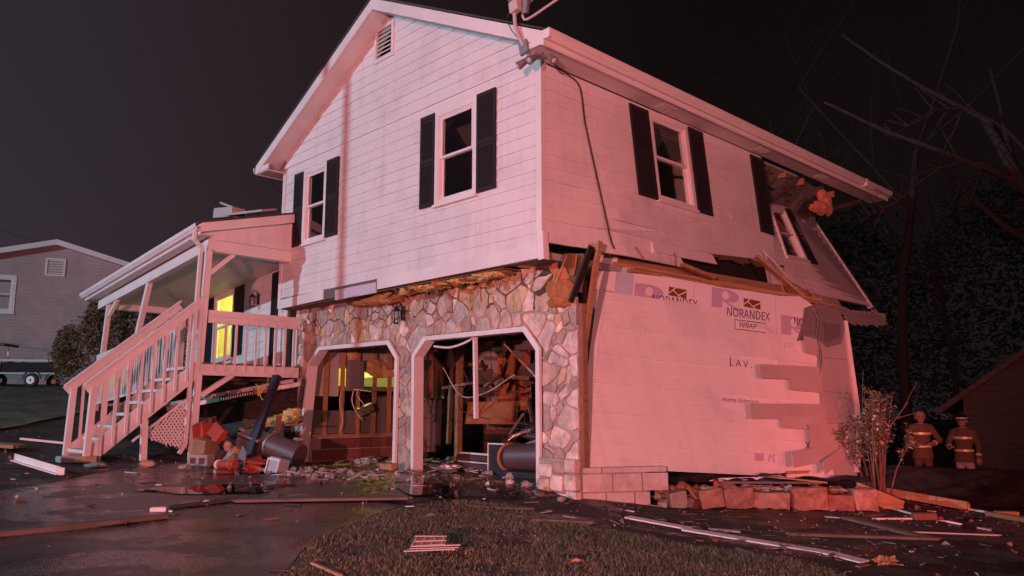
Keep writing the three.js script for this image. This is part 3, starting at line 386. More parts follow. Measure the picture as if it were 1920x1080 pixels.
// ---------------------------------------------------------------- stone front with two garage openings
const ZS = -.4;
const openL = [[-7.23, -.06], [-6.98, 1.93], [-6.57, 2.27], [-4.15, 2.25], [-3.87, 1.95], [-3.88, -.06]], openR = [[-3.42, -.06], [-3.45, 1.95], [-3.13, 2.25], [-.68, 2.24], [-.395, 1.91], [-.39, -.06]];
{
  const outline = [[-7.45, -.5], [-7.24, -.5], ...openL.slice(0), [-3.88, -.5], [-3.42, -.5], ...openR, [-.39, -.5], [.3, -.5], [.3, 2.5], [-.3, 2.55], [-.66, 2.84], [-.58, 3.07], [-7.45, 3.07]];
  const wall = mesh('stone_front', prism(outline, ZS - .16, ZS), M.mortar, house);
  mesh('sheathing', [bx(-7.4, -.7, 2.6, 3.09, ZS + .003, ZS + .012), bx(-.72, -.3, 2.6, 3.13, ZS - .1, ZS - .088)], M.fibre, house);
  // stones: cells around scattered seeds, trimmed at the openings, joints between them
  const r = rngOf(4711), sites = [];
  const insideOpen = (p, x, y, m) => { let best = -9; for (let i = 0; i < p.length; i++) { const a = p[i], b = p[(i + 1) % p.length]; const ex = b[0] - a[0], ey = b[1] - a[1], L = Math.hypot(ex, ey); const s = (-(x - a[0]) * ey + (y - a[1]) * ex) / L; best = Math.max(best, s); } return best < m; };
  const stoneTop = x => { const P = [[-7.5, 3.05], [-4.76, 2.92], [-3.15, 2.9], [-2.03, 3.0], [-1.4, 3.08], [-.62, 3.08], [-.6, 2.8], [-.3, 2.5], [.4, 2.46]]; for (let i = 1; i < P.length; i++) if (x <= P[i][0]) { const t = (x - P[i - 1][0]) / (P[i][0] - P[i - 1][0]); return lerp(P[i - 1][1], P[i][1], t); } return 2.46; };
  for (let k = 0; k < 9000 && sites.length < 290; k++) { const x = rr2(r, -7.5, .3), y = rr2(r, -.26, 3.12), big = N8(x * 1.3 + 5, y * 1.3); if (insideOpen(openL, x, y, .07) || insideOpen(openR, x, y, .07)) continue; if (y > stoneTop(x) + .02) continue; const dmin = lerp(.14, .36, big) * (r() < .38 ? .5 : 1); if (sites.some(s => Math.hypot((s[0] - x) * 1.25, (s[1] - y) * .82) < Math.max(dmin, s[2] * .6))) continue; sites.push([x, y, dmin, dmin * dmin * (.1 + .75 * r())]); }
  const clip = (poly, nx, ny, c) => { const o = []; for (let i = 0; i < poly.length; i++) { const a = poly[i], b = poly[(i + 1) % poly.length], da = a[0] * nx + a[1] * ny - c, db = b[0] * nx + b[1] * ny - c; if (da <= 0) o.push(a); if ((da < 0 && db > 0) || (da > 0 && db < 0)) { const t = da / (da - db); o.push([lerp(a[0], b[0], t), lerp(a[1], b[1], t)]); } } return o; };
  sites.forEach((s, si) => {
    let p = [[-7.46, -.28], [.3, -.28], [.3, 3.09], [-7.46, 3.09]];
    for (let j = 0; j < sites.length; j++) if (j !== si) { const q = sites[j], dx = q[0] - s[0], dy = q[1] - s[1], L = Math.hypot(dx, dy); if (L > 1.6) continue; const nx = dx / L, ny = dy / L; p = clip(p, nx, ny, nx * (s[0] + q[0]) / 2 + ny * (s[1] + q[1]) / 2 + (s[3] - q[3]) / (2 * L) - .007); if (p.length < 3) return; }
    for (const O of [openL, openR]) { let best = -9, e = null; for (let i = 0; i < O.length; i++) { const a = O[i], b = O[(i + 1) % O.length], ex = b[0] - a[0], ey = b[1] - a[1], L = Math.hypot(ex, ey); const d = (-(s[0] - a[0]) * ey + (s[1] - a[1]) * ex) / L; if (d > best) { best = d; e = [-ey / L, ex / L, (-a[0] * ey + a[1] * ex) / L]; } } if (best < 1.5) p = clip(p, -e[0], -e[1], -e[2] - .012); }
    p = clip(p, 0, 1, stoneTop(s[0]) + .12); if (p.length < 3) return;
    let ar = 0, cx = 0, cy = 0; for (let i = 0; i < p.length; i++) { const a = p[i], b = p[(i + 1) % p.length], c = a[0] * b[1] - b[0] * a[1]; ar += c; cx += (a[0] + b[0]) * c; cy += (a[1] + b[1]) * c; } ar /= 2; if (Math.abs(ar) < .006) return; cx /= 6 * ar; cy /= 6 * ar;
    const ring = []; for (let i = 0; i < p.length; i++) { const a = p[i], b = p[(i + 1) % p.length], L = Math.hypot(b[0] - a[0], b[1] - a[1]); if (L < .02) continue; const m = L > .14 ? 3 : 2; for (let k = 0; k < m; k++) { const t = (k + (k ? (r() - .5) * .3 : .05)) / m; const j = k ? (r() - .35) * .018 : .006; ring.push([lerp(a[0], b[0], t), lerp(a[1], b[1], t)].map((v, q) => v + ((q ? cy : cx) - v) * j / Math.max(.08, Math.hypot(cx - a[0], cy - a[1])))); } }
    const near = q => { let d = 9; for (const O of [openL, openR]) { let best = -9; for (let i = 0; i < O.length; i++) { const a = O[i], b = O[(i + 1) % O.length], ex = b[0] - a[0], ey = b[1] - a[1], L = Math.hypot(ex, ey); best = Math.max(best, (-(q[0] - a[0]) * ey + (q[1] - a[1]) * ex) / L); } d = Math.min(d, best); } return smooth(0, .3, d); };
    for (const q of ring) { const k = near(q) * smooth(.3, .05, q[0]), ox = q[0], oy = q[1]; q[0] += k * (.2 * (N16(ox * 2.6 + 3, oy * 2.6) - .5) + .07 * (N32(ox * 7, oy * 7 + 5) - .5)); q[1] += k * (.16 * (N16(ox * 2.6 + 9, oy * 2.6 + 4) - .5) + .07 * (N32(ox * 7 + 11, oy * 7) - .5)); }
    if (ring.length < 4) return; const th = .014 + r() * .02, tx = (r() - .5) * .06, ty = (r() - .5) * .06, P = [], n = ring.length; const fr = ring.map(q => [lerp(q[0], cx, .035), lerp(q[1], cy, .035), ZS + th + tx * (q[0] - cx) + ty * (q[1] - cy) + (r() - .5) * .008]), mid = ring.map(q => [lerp(q[0], cx, .4), lerp(q[1], cy, .4), ZS + th + .002 + (r() - .5) * .014]), bk = ring.map(q => [q[0], q[1], ZS - .01]);
    const C = [cx, cy, ZS + th + .01 * (r() - .5)]; for (let i = 0; i < n; i++) { const j = (i + 1) % n; P.push(...bk[i], ...bk[j], ...fr[j], ...bk[i], ...fr[j], ...fr[i], ...fr[i], ...fr[j], ...mid[j], ...fr[i], ...mid[j], ...mid[i], ...mid[i], ...mid[j], ...C); }
    const g = new THREE.BufferGeometry(); g.setAttribute('position', new THREE.Float32BufferAttribute(P, 3)); g.computeVertexNormals(); mesh('stone', g, M.stone[r() < (s[0] > -.7 ? .72 : s[0] > -3.8 && s[1] < 1.9 ? .45 : s[1] > 2.2 && s[0] < -2.5 ? .2 : .35) ? Math.floor(r() * 5) : 3 + Math.floor(r() * (M.stone.length - 3))], wall);
  });
  // white door surrounds, deep jambs
  const frame = (O, lean) => { const mid = [(O[0][0] + O[5][0]) / 2, 1]; const inn = O.map((p, i) => [p[0] + Math.sign(mid[0] - p[0]) * (i === 2 || i === 3 ? .05 : .075), p[1] - (i === 2 || i === 3 ? .075 : i === 1 || i === 4 ? .035 : 0)]); const f = []; const names = ['jamb', 'bevel_trim', 'head_trim', 'bevel_trim', 'jamb']; let root = null;
    for (let i = 0; i < 5; i++) { const q = [O[i], O[i + 1], inn[i + 1], inn[i]]; const s = [q[3], q[2], q[1], q[0]]; const g = [prism(s, ZS + .02, ZS + .075)]; const inn2 = [inn[i], inn[i + 1]]; const nx = mid[0] - (inn[i][0] + inn[i + 1][0]) / 2, ny = 1 - (inn[i][1] + inn[i + 1][1]) / 2, L = Math.hypot(nx, ny); const d = .022; const o = inn2.map(p => [p[0] - nx / L * d, p[1] - ny / L * d]); g.push(prism([inn2[0], inn2[1], o[1], o[0]].reverse(), ZS - .13, ZS + .02)); f.push([names[i], g]); }
    const gr = mesh('garage_door_frame', f[2][1], M.trim, house); f.forEach(([n, g], i) => { if (i !== 2) mesh(n, g, M.trim, gr); }); return gr; };
  const fl = frame(openL), fr = frame(openR); fl.userData.label = 'leaning white frame of the garage opening by the porch'; fr.userData.label = 'white frame of the garage opening by the house corner';
  mesh('hanging_trim', beam([-1.995, 2.17, ZS - .1], [-1.98, .88, ZS - .12], .045, .07), M.trim, house);
  mesh('sagging_trim', tube([[-3.0, 2.08, ZS - .06], [-2.6, 2.04, ZS - .07], [-2.2, 2.1, ZS - .07], [-2.0, 2.17, ZS - .08]], .022, 16, 4), M.trim, house);
  // what hangs out of the overhang above the stones
  mesh('overhang_soffit', bx(-7.58, -.8, 3.085, 3.1, ZS, -.01), M.fibre, house);
  for (let i = 0; i < 9; i++) mesh('joist_end', bx(-7.2 + i * .82, -7.16 + i * .82, 3.1, 3.29, ZS - .1, -.14), M.lumber[2], house);
  { const q = rngOf(313), mk = (n, x0, x1, k) => { const o = []; for (let i = 0; i < n; i++) { const x = lerp(x0, x1, (i + q()) / n); o.push([x, 3.05 - .03 * q() + .02 * (x + 4) / 4, -.2 + .12 * q(), .07 + q() * .13, .025 + q() * .045, .05 + q() * .07]); } return o; }; mesh('insulation', lumps(mk(26, -3.6, -1.0), .45, 31, 2), M.insul, house); mesh('insulation', lumps(mk(16, -3.2, -.9), .5, 35, 2), M.rust, house); mesh('torn_paper', mk(20, -3.8, -.8).map(p => box(p[0], p[1] - .04, p[2] + .04, .1 + q() * .2, .004, .05 + q() * .1, q() * 2 - 1, q() * 3, q() - .5)), M.fibre, house); }
  mesh('insulation', lumps([[-4.3, 2.99, -.22, .5, .09, .12], [-3.9, 2.97, -.2, .3, .1, .12], [-4.9, 2.98, -.25, .35, .06, .1]], .3, 33, 3), M.rust, house);
  mesh('insulation', lumps([[-.1, 2.72, -.44, .22, .28, .09], [.1, 2.65, -.4, .17, .2, .08], [-.02, 2.56, -.38, .24, .1, .08]], .22, 37, 3), M.rust, house);
  mesh('insulation', lumps([[-1.5, 2.99, -.33, .16, .06, .04], [-1.05, 3.02, -.33, .13, .05, .04], [-1.9, 2.97, -.33, .1, .04, .04]], .45, 38, 2), M.insul, house);
  mesh('torn_batt', [box(-.36, 2.78, ZS - .02, .42, .62, .05, 0, .1, -.12)], M.darkWood, house);
  mesh('torn_batt', [box(.18, 2.95, ZS - .04, .36, .55, .05, 0, .1, -.14)], M.fibre, house); mesh('torn_paper', [box(.06, 2.86, ZS + .0, .16, .34, .008, .2, .3, .3), box(.24, 3.05, ZS + .01, .12, .3, .008, -.1, -.3, -.2), box(-.1, 3.0, ZS + .02, .14, .22, .008, .3, .1, .5)], M.rust, house);
  mesh('broken_lath', [beam([-.2, 2.55, -.36], [-.08, 3.12, -.38], .012, .03), beam([-.08, 2.8, -.34], [.14, 3.2, -.36], .012, .03), beam([-.6, 2.75, -.36], [-.5, 3.1, -.36], .012, .03), beam([-1.95, 2.72, -.35], [-1.93, 3.0, -.35], .012, .02), beam([-1.7, 2.72, -.35], [-1.72, 3.0, -.35], .012, .02)], M.lumber[0], house);
  mesh('corner_stud', [beam([.31, -.3, ZS - .12], [.31, 2.5, ZS - .12], .03, .09)], M.lumber[2], house);
  mesh('black_panel', beam([.55, 3.28, -.42], [.26, 2.5, -.3], .2, .03), M.blackBoard, house);
  mesh('corner_stud', [beam([.42, 3.42, -.75], [.28, 1.95, -.55], .05, .09)], M.lumber[0], house);
  mesh('corner_stud', [beam([-.35, .0, -1.2], [-.35, 3.0, -1.3], .05, .09), beam([-.4, 0, -2.4], [-.4, 3.0, -2.5], .05, .09)], M.darkWood, house);
}
{ // garage interior
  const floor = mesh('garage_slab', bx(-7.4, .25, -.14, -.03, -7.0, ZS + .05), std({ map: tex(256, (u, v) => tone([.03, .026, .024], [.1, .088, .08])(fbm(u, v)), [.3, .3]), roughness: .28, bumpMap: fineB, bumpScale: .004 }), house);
  const lw = mesh('garage_side_wall', [bx(-7.24, -7.14, .47, .51, -6.95, -.6), bx(-7.24, -7.14, 2.62, 2.7, -6.95, -.6)], M.lumber[1], house);
  for (let k = 0; k < 16; k++) { const z = -.9 - k * .405; mesh('stud', beam([-7.19, .51, z], [-7.19 + (R() - .5) * .06, 2.62, z + (R() - .5) * .05], .04, .09), pick(M.lumber), lw); }
  mesh('wall_board', [bx(-7.3, -7.25, 1.3, 2.65, -1.25, -.62)], M.drywall, lw);
  mesh('wall_board', [bx(-7.3, -7.25, .5, 1.3, -3.4, -2.2)], M.inner, lw); mesh('wall_board', [bx(-7.3, -7.25, .52, 2.6, -6.9, -4.6)], M.drywall, lw); mesh('wall_board', [bx(-7.3, -7.25, 1.35, 2.6, -4.5, -3.3)], M.fibre, lw); mesh('wall_board', [bx(-7.3, -7.25, .52, 1.0, -2.1, -.62)], M.inner, lw); mesh('wall_board', [bx(-7.33, -7.29, 1.9, 2.62, -3.35, -.95)], M.drywall, lw);
  mesh('batt', lumps([[-7.2, 1.95, -2.1, .07, .18, .3], [-7.2, 1.82, -2.35, .07, .1, .35], [-7.2, 2.3, -1.55, .05, .2, .14]], .25, 51, 3), M.insul, lw);
  const cb = mesh('block_curb', bx(-7.36, -7.13, -.03, .46, -6.95, -.55), M.mortar, house);
  for (let c = 0; c < 2; c++) for (let i = 0; i < 15; i++) mesh('block', rbox(-7.125, .09 + c * .235, -.8 - i * .41 - (c ? .2 : 0), .05, .215, .39, .008), pick(M.brick), cb);
  const bw = mesh('garage_back_wall', [bx(-7.1, .2, -.03, .02, -6.95, -6.85), bx(-7.1, .2, 2.55, 2.63, -6.95, -6.85)], M.lumber[2], house);
  for (let k = 0; k < 17; k++) { const x = -6.9 + k * .42; mesh('stud', beam([x, 0, -6.9], [x + (R() - .5) * .15, 2.56, -6.9 + (R() - .5) * .1], .045, .09), pick(M.lumber), bw); }
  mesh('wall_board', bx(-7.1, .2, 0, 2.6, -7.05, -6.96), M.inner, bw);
  mesh('wall_board', [box(-5.4, 1.9, -4.5, .95, 1.35, .025, .05, .5, .06)], M.drywall, bw);
  mesh('wall_board', [box(-6.3, 2.0, -4.6, .6, 1.2, .02, .1, .3, -.1)], M.drywall, bw);
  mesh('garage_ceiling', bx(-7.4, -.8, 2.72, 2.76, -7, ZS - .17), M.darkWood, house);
  for (let k = 0; k < 8; k++) mesh('ceiling_joist', beam([-7.1 + k * .8, 2.62, -.7], [-7.1 + k * .8, 2.58, -6.8], .05, .2), M.lumber[2], house);
  mesh('breaker_box', [rbox(-7.1, 1.74, -1.56, .12, .66, .4, .012, 0, 0, 0), bx(-7.035, -7.03, 1.46, 2.02, -1.72, -1.4), bx(-7.03, -7.022, 1.72, 1.78, -1.44, -1.42)], M.greyMetal, house);
  mesh('junction_box', box(-6.98, 1.02, -1.76, .12, .17, .36, .35), M.greyMetal, house);
  mesh('hanging_wires', [tube([[-7.05, 1.42, -1.5], [-6.98, 1.2, -1.42], [-6.98, .95, -1.55], [-7.0, .8, -1.7]], .012), tube([[-7.05, 1.42, -1.6], [-6.98, 1.3, -1.55], [-6.95, 1.15, -1.68], [-6.98, 1.05, -1.72]], .01), tube([[-7.05, 1.4, -1.2], [-6.95, 1.2, -1.1], [-6.98, .8, -1.2], [-7.0, .55, -1.15]], .009), tube([[-7.05, 1.45, -1.5], [-6.9, 1.42, -1.7], [-6.9, 1.4, -1.85]], .014)], M.whiteP, house);
  mesh('hanging_wires', [tube([[-3.3, 1.75, -.9], [-2.9, 1.25, -1.0], [-2.4, 1.3, -1.1], [-1.9, 1.6, -1.3]], .009), tube([[-.75, 2.2, -.9], [-.74, 1.5, -.9], [-.7, 1.35, -.9]], .006), tube([[-.7, 1.5, -.95], [-.85, 1.55, -.95], [-.95, 1.4, -.95], [-.95, 1.15, -.95]], .009), tube([[-2.9, 2.2, -2], [-2.3, 1.75, -2], [-1.9, 1.45, -2], [-1.3, 1.2, -2]], .02)], M.dirtyTrim, house);
  mesh('interior_post', [beam([-5.3, -.03, -2.95], [-5.27, 2.6, -2.95], .09, .14), beam([-5.55, .3, -2.9], [-5.5, 2.2, -2.95], .05, .1)], M.lumber[0], house);
  mesh('interior_post', [beam([-3.95, .6, -4.0], [-3.9, 2.6, -4.0], .09, .12)], M.lumber[0], house);
  mesh('interior_post', [beam([-2.9, .6, -3.2], [-3.0, 2.6, -3.2], .06, .06), beam([-2.5, .5, -2.6], [-2.4, 1.6, -2.7], .05, .09)], M.lumber[1], house);
  mesh('torn_drywall', [box(-4.6, 1.75, -3.9, .75, 1.5, .015, 0, .45, .03), box(-4.75, .95, -3.4, 1.1, .5, .02, -.5, .5, .25)], M.rust, house);
  mesh('fallen_joist', [beam([-.7, .9, -1.6], [-2.6, .35, -3.2], .05, .2), beam([-.5, .3, -2.6], [-3.9, .9, -4.6], .05, .2), beam([-1.2, .2, -2.0], [-1.3, 2.3, -3.6], .05, .15)], M.lumber[2], house);
  const st = []; const rn = rngOf(71); for (let i = 0; i < 14; i++) st.push(beam([-3.9 + rn() * 2.4, .1 + i * .05, -2.6 - rn() * 1.6], [-5.6 + rn() * 1.4, .1 + i * .06 + rn() * .15, -3.6 - rn() * 1.8], .12 + rn() * .2, .03)); mesh('collapsed_boards', st, M.darkWood, house);
  const tg = [[], [], []]; for (let i = 0; i < 46; i++) { const x = rr2(rn, -6.8, -.9), z = rr2(rn, -6.2, -1.6), y = rr2(rn, 0, 2.3), v = rn() < .5; tg[i % 3].push(beam([x, y, z], [x + (rn() - .5) * (v ? .5 : 1.8), clamp(y + (v ? 1 : .3) * (rn() - .35) * 1.8, .02, 2.6), z + (rn() - .5) * 1.2], .03 + rn() * .06, .02 + rn() * .08)); } tg.forEach((q, i) => q.forEach(g => mesh('broken_framing', g, [M.darkWood, M.lumber[2], M.oldWood][i], house)));
  const wr = []; for (let i = 0; i < 16; i++) { const x = rr2(rn, -6.6, -1), z = rr2(rn, -3.8, -.8), y = rr2(rn, 1.2, 2.5); wr.push(tube([[x, y, z], [x + rn() * .3 - .1, y - .4, z + .1], [x + rn() * .5 - .2, y - .5 - rn() * .5, z], [x + rn() * .8 - .3, y - .3 - rn() * .8, z - .2]], .006 + rn() * .006, 14, 4)); } mesh('dangling_cables', wr, M.black, house);
  const hc = []; for (let i = 0; i < 12; i++) mesh('hanging_scrap', box(rr2(rn, -6.5, -1.2), rr2(rn, 1.5, 2.5), rr2(rn, -5, -1.4), .15 + rn() * .4, .2 + rn() * .5, .012, rn() - .5, rn() * 3, rn() * 2 - 1), M.inner, house);
}
{ // second layer seen in the gap: top plates and joists above the fallen wall
  const jm = [[[-.1, 3.28, -1.7], [.95, 3.05, -6.3], .09, .05, 0], [[-.22, 3.36, -1.6], [.75, 3.2, -6.5], .05, .14, 2], [[.05, 3.18, -1.9], [1.3, 2.9, -6.4], .1, .05, 1], [[-.8, 3.2, -1.5], [.1, 3.1, -6.5], .05, .2, 2], [[.35, 3.14, -3.5], [1.2, 2.98, -6.0], .14, .05, 0]];
  for (const [a, b, w, h, k] of jm) mesh('top_plate', beam(a, b, w, h), M.lumber[k], house);
  for (let k = 0; k < 11; k++) mesh('floor_joist', beam([-2.5, 3.02 - k * .008, -1.2 - k * .52], [k < 3 ? -.75 : -.3, 3.02 - k * .01, -1.2 - k * .52], .045, .22), M.lumber[2], house);
  mesh('broken_brace', beam([.55, 3.75, -5.0], [1.0, 3.05, -5.75], .12, .05), M.lumber[0], house);
  mesh('broken_brace', beam([.35, 3.35, -2.9], [.5, 3.2, -3.6], .12, .06), M.lumber[1], house);
  mesh('splinters', [beam([.3, 3.5, -1.75], [.34, 3.32, -1.9], .01, .03), beam([.42, 3.52, -2.6], [.42, 3.3, -2.62], .01, .02), beam([.75, 3.35, -5.4], [.8, 3.1, -5.5], .012, .03), beam([.9, 3.3, -6.3], [.95, 3.05, -6.4], .012, .03)], M.lumber[0], house);
}
// ---------------------------------------------------------------- the lower side wall, swung out and leaning
const LW = 4.57, LH = 2.76;
const lp = quadMap([[.221, .264, -.517], [2.227, -.032, -4.615], [1.844, 2.472, -5.431], [-.122, 2.83, -1.459]], LW, LH);
{
  const wallH = thingH('fallen_wall_section', 'white lower side wall leaning out of the house, printed house wrap bare along its top', 'wall section');
  const P = q => warp(q, lp);
  // sheathing behind everything (grey board, its corner edge pale)
  const sh = mesh('sheathing', P(prism([[.0, 0], [4.62, .0], [4.74, .9], [4.62, 2.8], [4.35, 3.0], [3.85, 3.05], [3.0, 2.95], [0, 2.95]], -.1, -.004)), M.grey, wallH);
  mesh('edge_trim', P(prism([[4.58, .1], [4.66, .1], [4.78, .9], [4.655, 2.8], [4.585, 2.8], [4.7, .9]], -.1, .03)), M.trim, wallH);
  for (let i = 1; i < 4; i++) mesh('sheathing_joint', P(bx(3.95, 4.6, .2 + i * .62, .206 + i * .62, -.003, .002)), M.greyMetal, wallH);
  // printed house wrap
  const cv = document.createElement('canvas'); cv.width = 2048; cv.height = 1536; const S = 2048 / 4.7; const c = cv.getContext('2d');
  c.fillStyle = '#dcd9da'; c.fillRect(0, 0, 2048, 1536);
  const X = u => (u + .1) * S, Y = v => 1536 - v * S;
  const rn = rngOf(3); for (let i = 0; i < 500; i++) { c.fillStyle = `rgba(${120 + rn() * 60},${110 + rn() * 50},${115 + rn() * 50},${.02 + rn() * .04})`; c.fillRect(rn() * 2048, rn() * 1536, 10 + rn() * 160, 2 + rn() * 5); }
  c.fillStyle = '#b4c2cf'; c.fillRect(X(.16), Y(3.3), .36 * S, .62 * S);
  const wedge = (u, v) => { c.save(); c.translate(X(u), Y(v)); c.fillStyle = '#b7a4bd'; c.fillRect(0, -.36 * S, .2 * S, .36 * S); c.beginPath(); c.moveTo(.2 * S, -.36 * S); c.bezierCurveTo(.62 * S, -.37 * S, .6 * S, -.1 * S, .3 * S, -.12 * S); c.lineTo(.58 * S, .02 * S); c.lineTo(.46 * S, .02 * S); c.lineTo(.2 * S, -.14 * S); c.fill(); c.fillStyle = '#dcd9da'; c.beginPath(); c.ellipse(X(.26) - X(0), -.24 * S, .07 * S, .08 * S, 0, 0, 7); c.fill(); c.restore(); };
  const logo = (u, v) => { c.save(); c.translate(X(u), Y(v)); c.transform(1, .06, 0, 1, 0, 0); c.fillStyle = '#7a4a22'; c.fillRect(0, 0, .33 * S, .16 * S); c.strokeStyle = '#dcd9da'; c.lineWidth = .02 * S; c.beginPath(); c.moveTo(0, .12 * S); c.lineTo(.08 * S, .05 * S); c.lineTo(.18 * S, .13 * S); c.lineTo(.33 * S, .03 * S); c.stroke(); c.beginPath(); c.moveTo(.08 * S, .05 * S); c.lineTo(.12 * S, 0); c.moveTo(.18 * S, .13 * S); c.lineTo(.24 * S, .16 * S); c.stroke(); c.restore(); };
  const word = (t, u, v, h, col, st = '', sx = 1) => { c.save(); c.translate(X(u), Y(v)); c.scale(sx, 1); c.fillStyle = col; c.font = `${st} ${h * S}px sans-serif`; c.fillText(t, 0, 0); c.restore(); };
  wedge(.55, 2.62); logo(1.16, 3.0); word('NORANDEX', .86, 2.66, .22, '#2c2140', '', .74);
  wedge(1.96, 2.74); logo(2.57, 2.98); word('NORANDEX', 2.24, 2.61, .22, '#2c2140', '', .74); c.fillStyle = '#2c2140'; c.fillRect(X(2.4), Y(2.56), .6 * S, .012 * S); word('WRAP', 2.47, 2.43, .13, '#2c2140', 'italic'); c.fillRect(X(2.4), Y(2.39), .6 * S, .012 * S); c.fillRect(X(2.4), Y(2.56), .012 * S, .18 * S);
  wedge(3.3, 2.4); logo(3.83, 2.98); word('NORANDEX', 3.55, 2.6, .2, '#2c2140', '', .74); c.fillRect(X(3.72), Y(2.55), .5 * S, .012 * S); word('WRAP', 3.8, 2.43, .12, '#2c2140', 'italic'); c.fillRect(X(3.72), Y(2.39), .5 * S, .012 * S); word('VIEL', 3.32, 2.13, .16, '#b7a4bd', 'italic', .8);
  word('L A V .', 2.3, 1.72, .16, '#2c2140'); c.fillRect(X(2.31), Y(1.9), .012 * S, .2 * S);
  word('Home Exteriors \u2192', 2.18, 1.11, .095, '#2c2140', 'italic'); c.fillStyle = '#b7a4bd'; c.fillRect(X(2.78), Y(.4), .16 * S, .2 * S); word('R', 2.98, .2, .26, '#b7a4bd', 'italic bold'); word('EX', 3.58, .42, .2, '#2c2140');
  for (const u of [.02, 1.62, 3.2]) { c.fillStyle = 'rgba(70,60,80,.35)'; c.fillRect(X(u), Y(3.3), 3, 1400); }
  const ct = new THREE.CanvasTexture(cv); ct.colorSpace = THREE.SRGBColorSpace;
  const wrapPoly = [[.0, -.02], [4.2, .02], [4.02, .6], [3.98, 1.9], [4.03, 2.72], [4.0, 3.02], [3.7, 3.17], [3.3, 3.12], [2.7, 3.13], [2.2, 3.12], [1.7, 3.15], [1.1, 3.17], [.8, 3.18], [.45, 3.24], [.2, 3.27], [.19, 2.74], [0, 2.74]];
  const wg = prism(wrapPoly, -.0035, .0005); const uv = wg.attributes.uv, pp = wg.attributes.position; for (let i = 0; i < pp.count; i++) uv.setXY(i, (pp.getX(i) + .1) / 4.7, pp.getY(i) * S / 1536);
  const wrinkle = tex(512, (u, v) => { let h = 0; for (const [a, b, f, p] of [[1, 3, 9, .1], [3, -1, 13, .5], [-2, 3, 21, .9], [1, 1, 5, .3]]) { const w = .5 + .5 * Math.sin(6.2832 * (a * u + b * v + .35 * fbm(u, v)) + f); h += Math.pow(w, 9) * (.3 + N16(u * 16 + p, v * 16)); } return .25 + .3 * h; }, [1, 1], false);
  mesh('house_wrap', P(wg), std({ map: ct, roughness: .5, bumpMap: wrinkle, bumpScale: .035 }), wallH, true);
  const grey2 = prism([[3.6, 2.3], [3.72, 2.62], [3.78, 2.95], [4.1, 3.1], [4.5, 3.02], [4.62, 2.7], [4.5, 2.35], [4.2, 2.25], [4.0, 2.4]], .002, .008); mesh('torn_foil_flap', P(grey2), std({ color: new THREE.Color(.2, .19, .19), roughness: .35, bumpMap: fineB, bumpScale: .03 }), wallH);
  mesh('torn_foil_flap', P(box(4.33, 2.5, .014, .34, .42, .006, .1, .05, .05)), std({ color: new THREE.Color(.12, .115, .12), roughness: .4 }), wallH);
  mesh('plastic_fold', tube([lp(3.93, 2.98, .03), lp(4.02, 2.75, .05), lp(3.98, 2.4, .03), lp(4.04, 2.1, .04), lp(3.98, 1.6, .02)], .02, 24, 5), M.foil, wallH);
  // boards still nailed on, each course broken off at its own length
  const ends = [[.0, 4.0], [.09, 3.3], [.318, 3.72], [.546, 3.7], [.774, 3.82], [1.002, 2.16], [1.23, 3.86], [1.458, 3.9], [1.686, 2.28], [1.914, 3.95], [2.142, 3.3], [2.37, 3.28]];
  const bands = [[-.03, .09, 4.1], [.09, .318, 2.76], [.318, .546, 3.68], [.546, .774, 3.7], [.774, 1.002, 3.78], [1.002, 1.23, 2.16], [1.23, 1.458, 3.84], [1.458, 1.686, 3.9], [1.686, 1.914, 2.28], [1.914, 2.142, 3.95], [2.142, 2.37, 3.3], [2.37, 2.6, 2.38], [2.6, 2.745, 1.75]];
  const jt = [1.9, .9, 2.6, 1.4, 3.0, .6, 1.1, 2.2, 1.5, 2.9, .8, 2.1, 9]; bands.forEach(([a, b, e], i) => { const j = jt[i]; const e2 = e + (i === 1 ? .0 : 0); if (j < e - .3 && i % 4 === 2) { mesh('siding_board', P2(.03, j - .002, a, b), pick(M.siding), wallH); mesh('siding_board', P2(j + .002, e2, a, b), pick(M.siding), wallH); } else mesh('siding_board', P2(.03, e2, a, b), pick(M.siding), wallH); });
  function P2(u0, u1, a, b) { return boardGeo(lp, u0, u1, u0, u1 - .01, a + .001, b, .015, .004, 3); }
  mesh('siding_board', boardGeo(lp, 3.22, 3.95, 3.2, 3.95, 1.69, 1.912, .02, .008), M.siding[1], wallH);
  mesh('siding_board', boardGeo(lp, -.12, .2, -.14, .18, 2.76, 3.48, .03, .02), M.siding[0], wallH);
  mesh('corner_board', [P(bx(-.1, .028, .02, 2.75, .0, .034)), P(bx(-.1, -.078, .02, 2.75, -.09, 0))], M.trim, wallH);
  // boards knocked loose: they stick out from the wall at their near ends
  const loose = (u0, v0, u1, v1, h, lift, k = 0) => { const m = (u, v, d) => { const t = (u - u0) / (u1 - u0); const q = lp(u, lerp(v0, v1, t) + v, d + lift * (1 - t) + .024); return q; }; mesh('loose_board', boardGeo(m, u0, u1, u0 - .03, u1, 0, h, .014, .012, 3), M.primer, wallH).userData.label = 'loose siding board sticking out of the leaning wall'; };
  loose(2.78, 1.49, 4.05, 1.62, .24, .16); loose(3.38, 1.36, 4.05, 1.4, .22, .1, 1); loose(2.6, .8, 4.1, .96, .25, .17, 1); loose(3.19, .71, 4.1, .75, .2, .11); loose(3.69, .42, 4.3, .5, .38, .1); loose(3.29, .06, 4.35, .32, .25, .2, 1); loose(3.84, -.02, 4.4, .3, .23, .2); loose(3.7, 2.07, 4.0, 2.06, .3, .06);
  // outer leaf of boards on the far end, hung a little proud and dulled
  mesh('broken_plank', P(box(3.9, .08, -.03, 1.2, .05, .04, 0, .1, .08)), M.lumber[0], wallH);
}
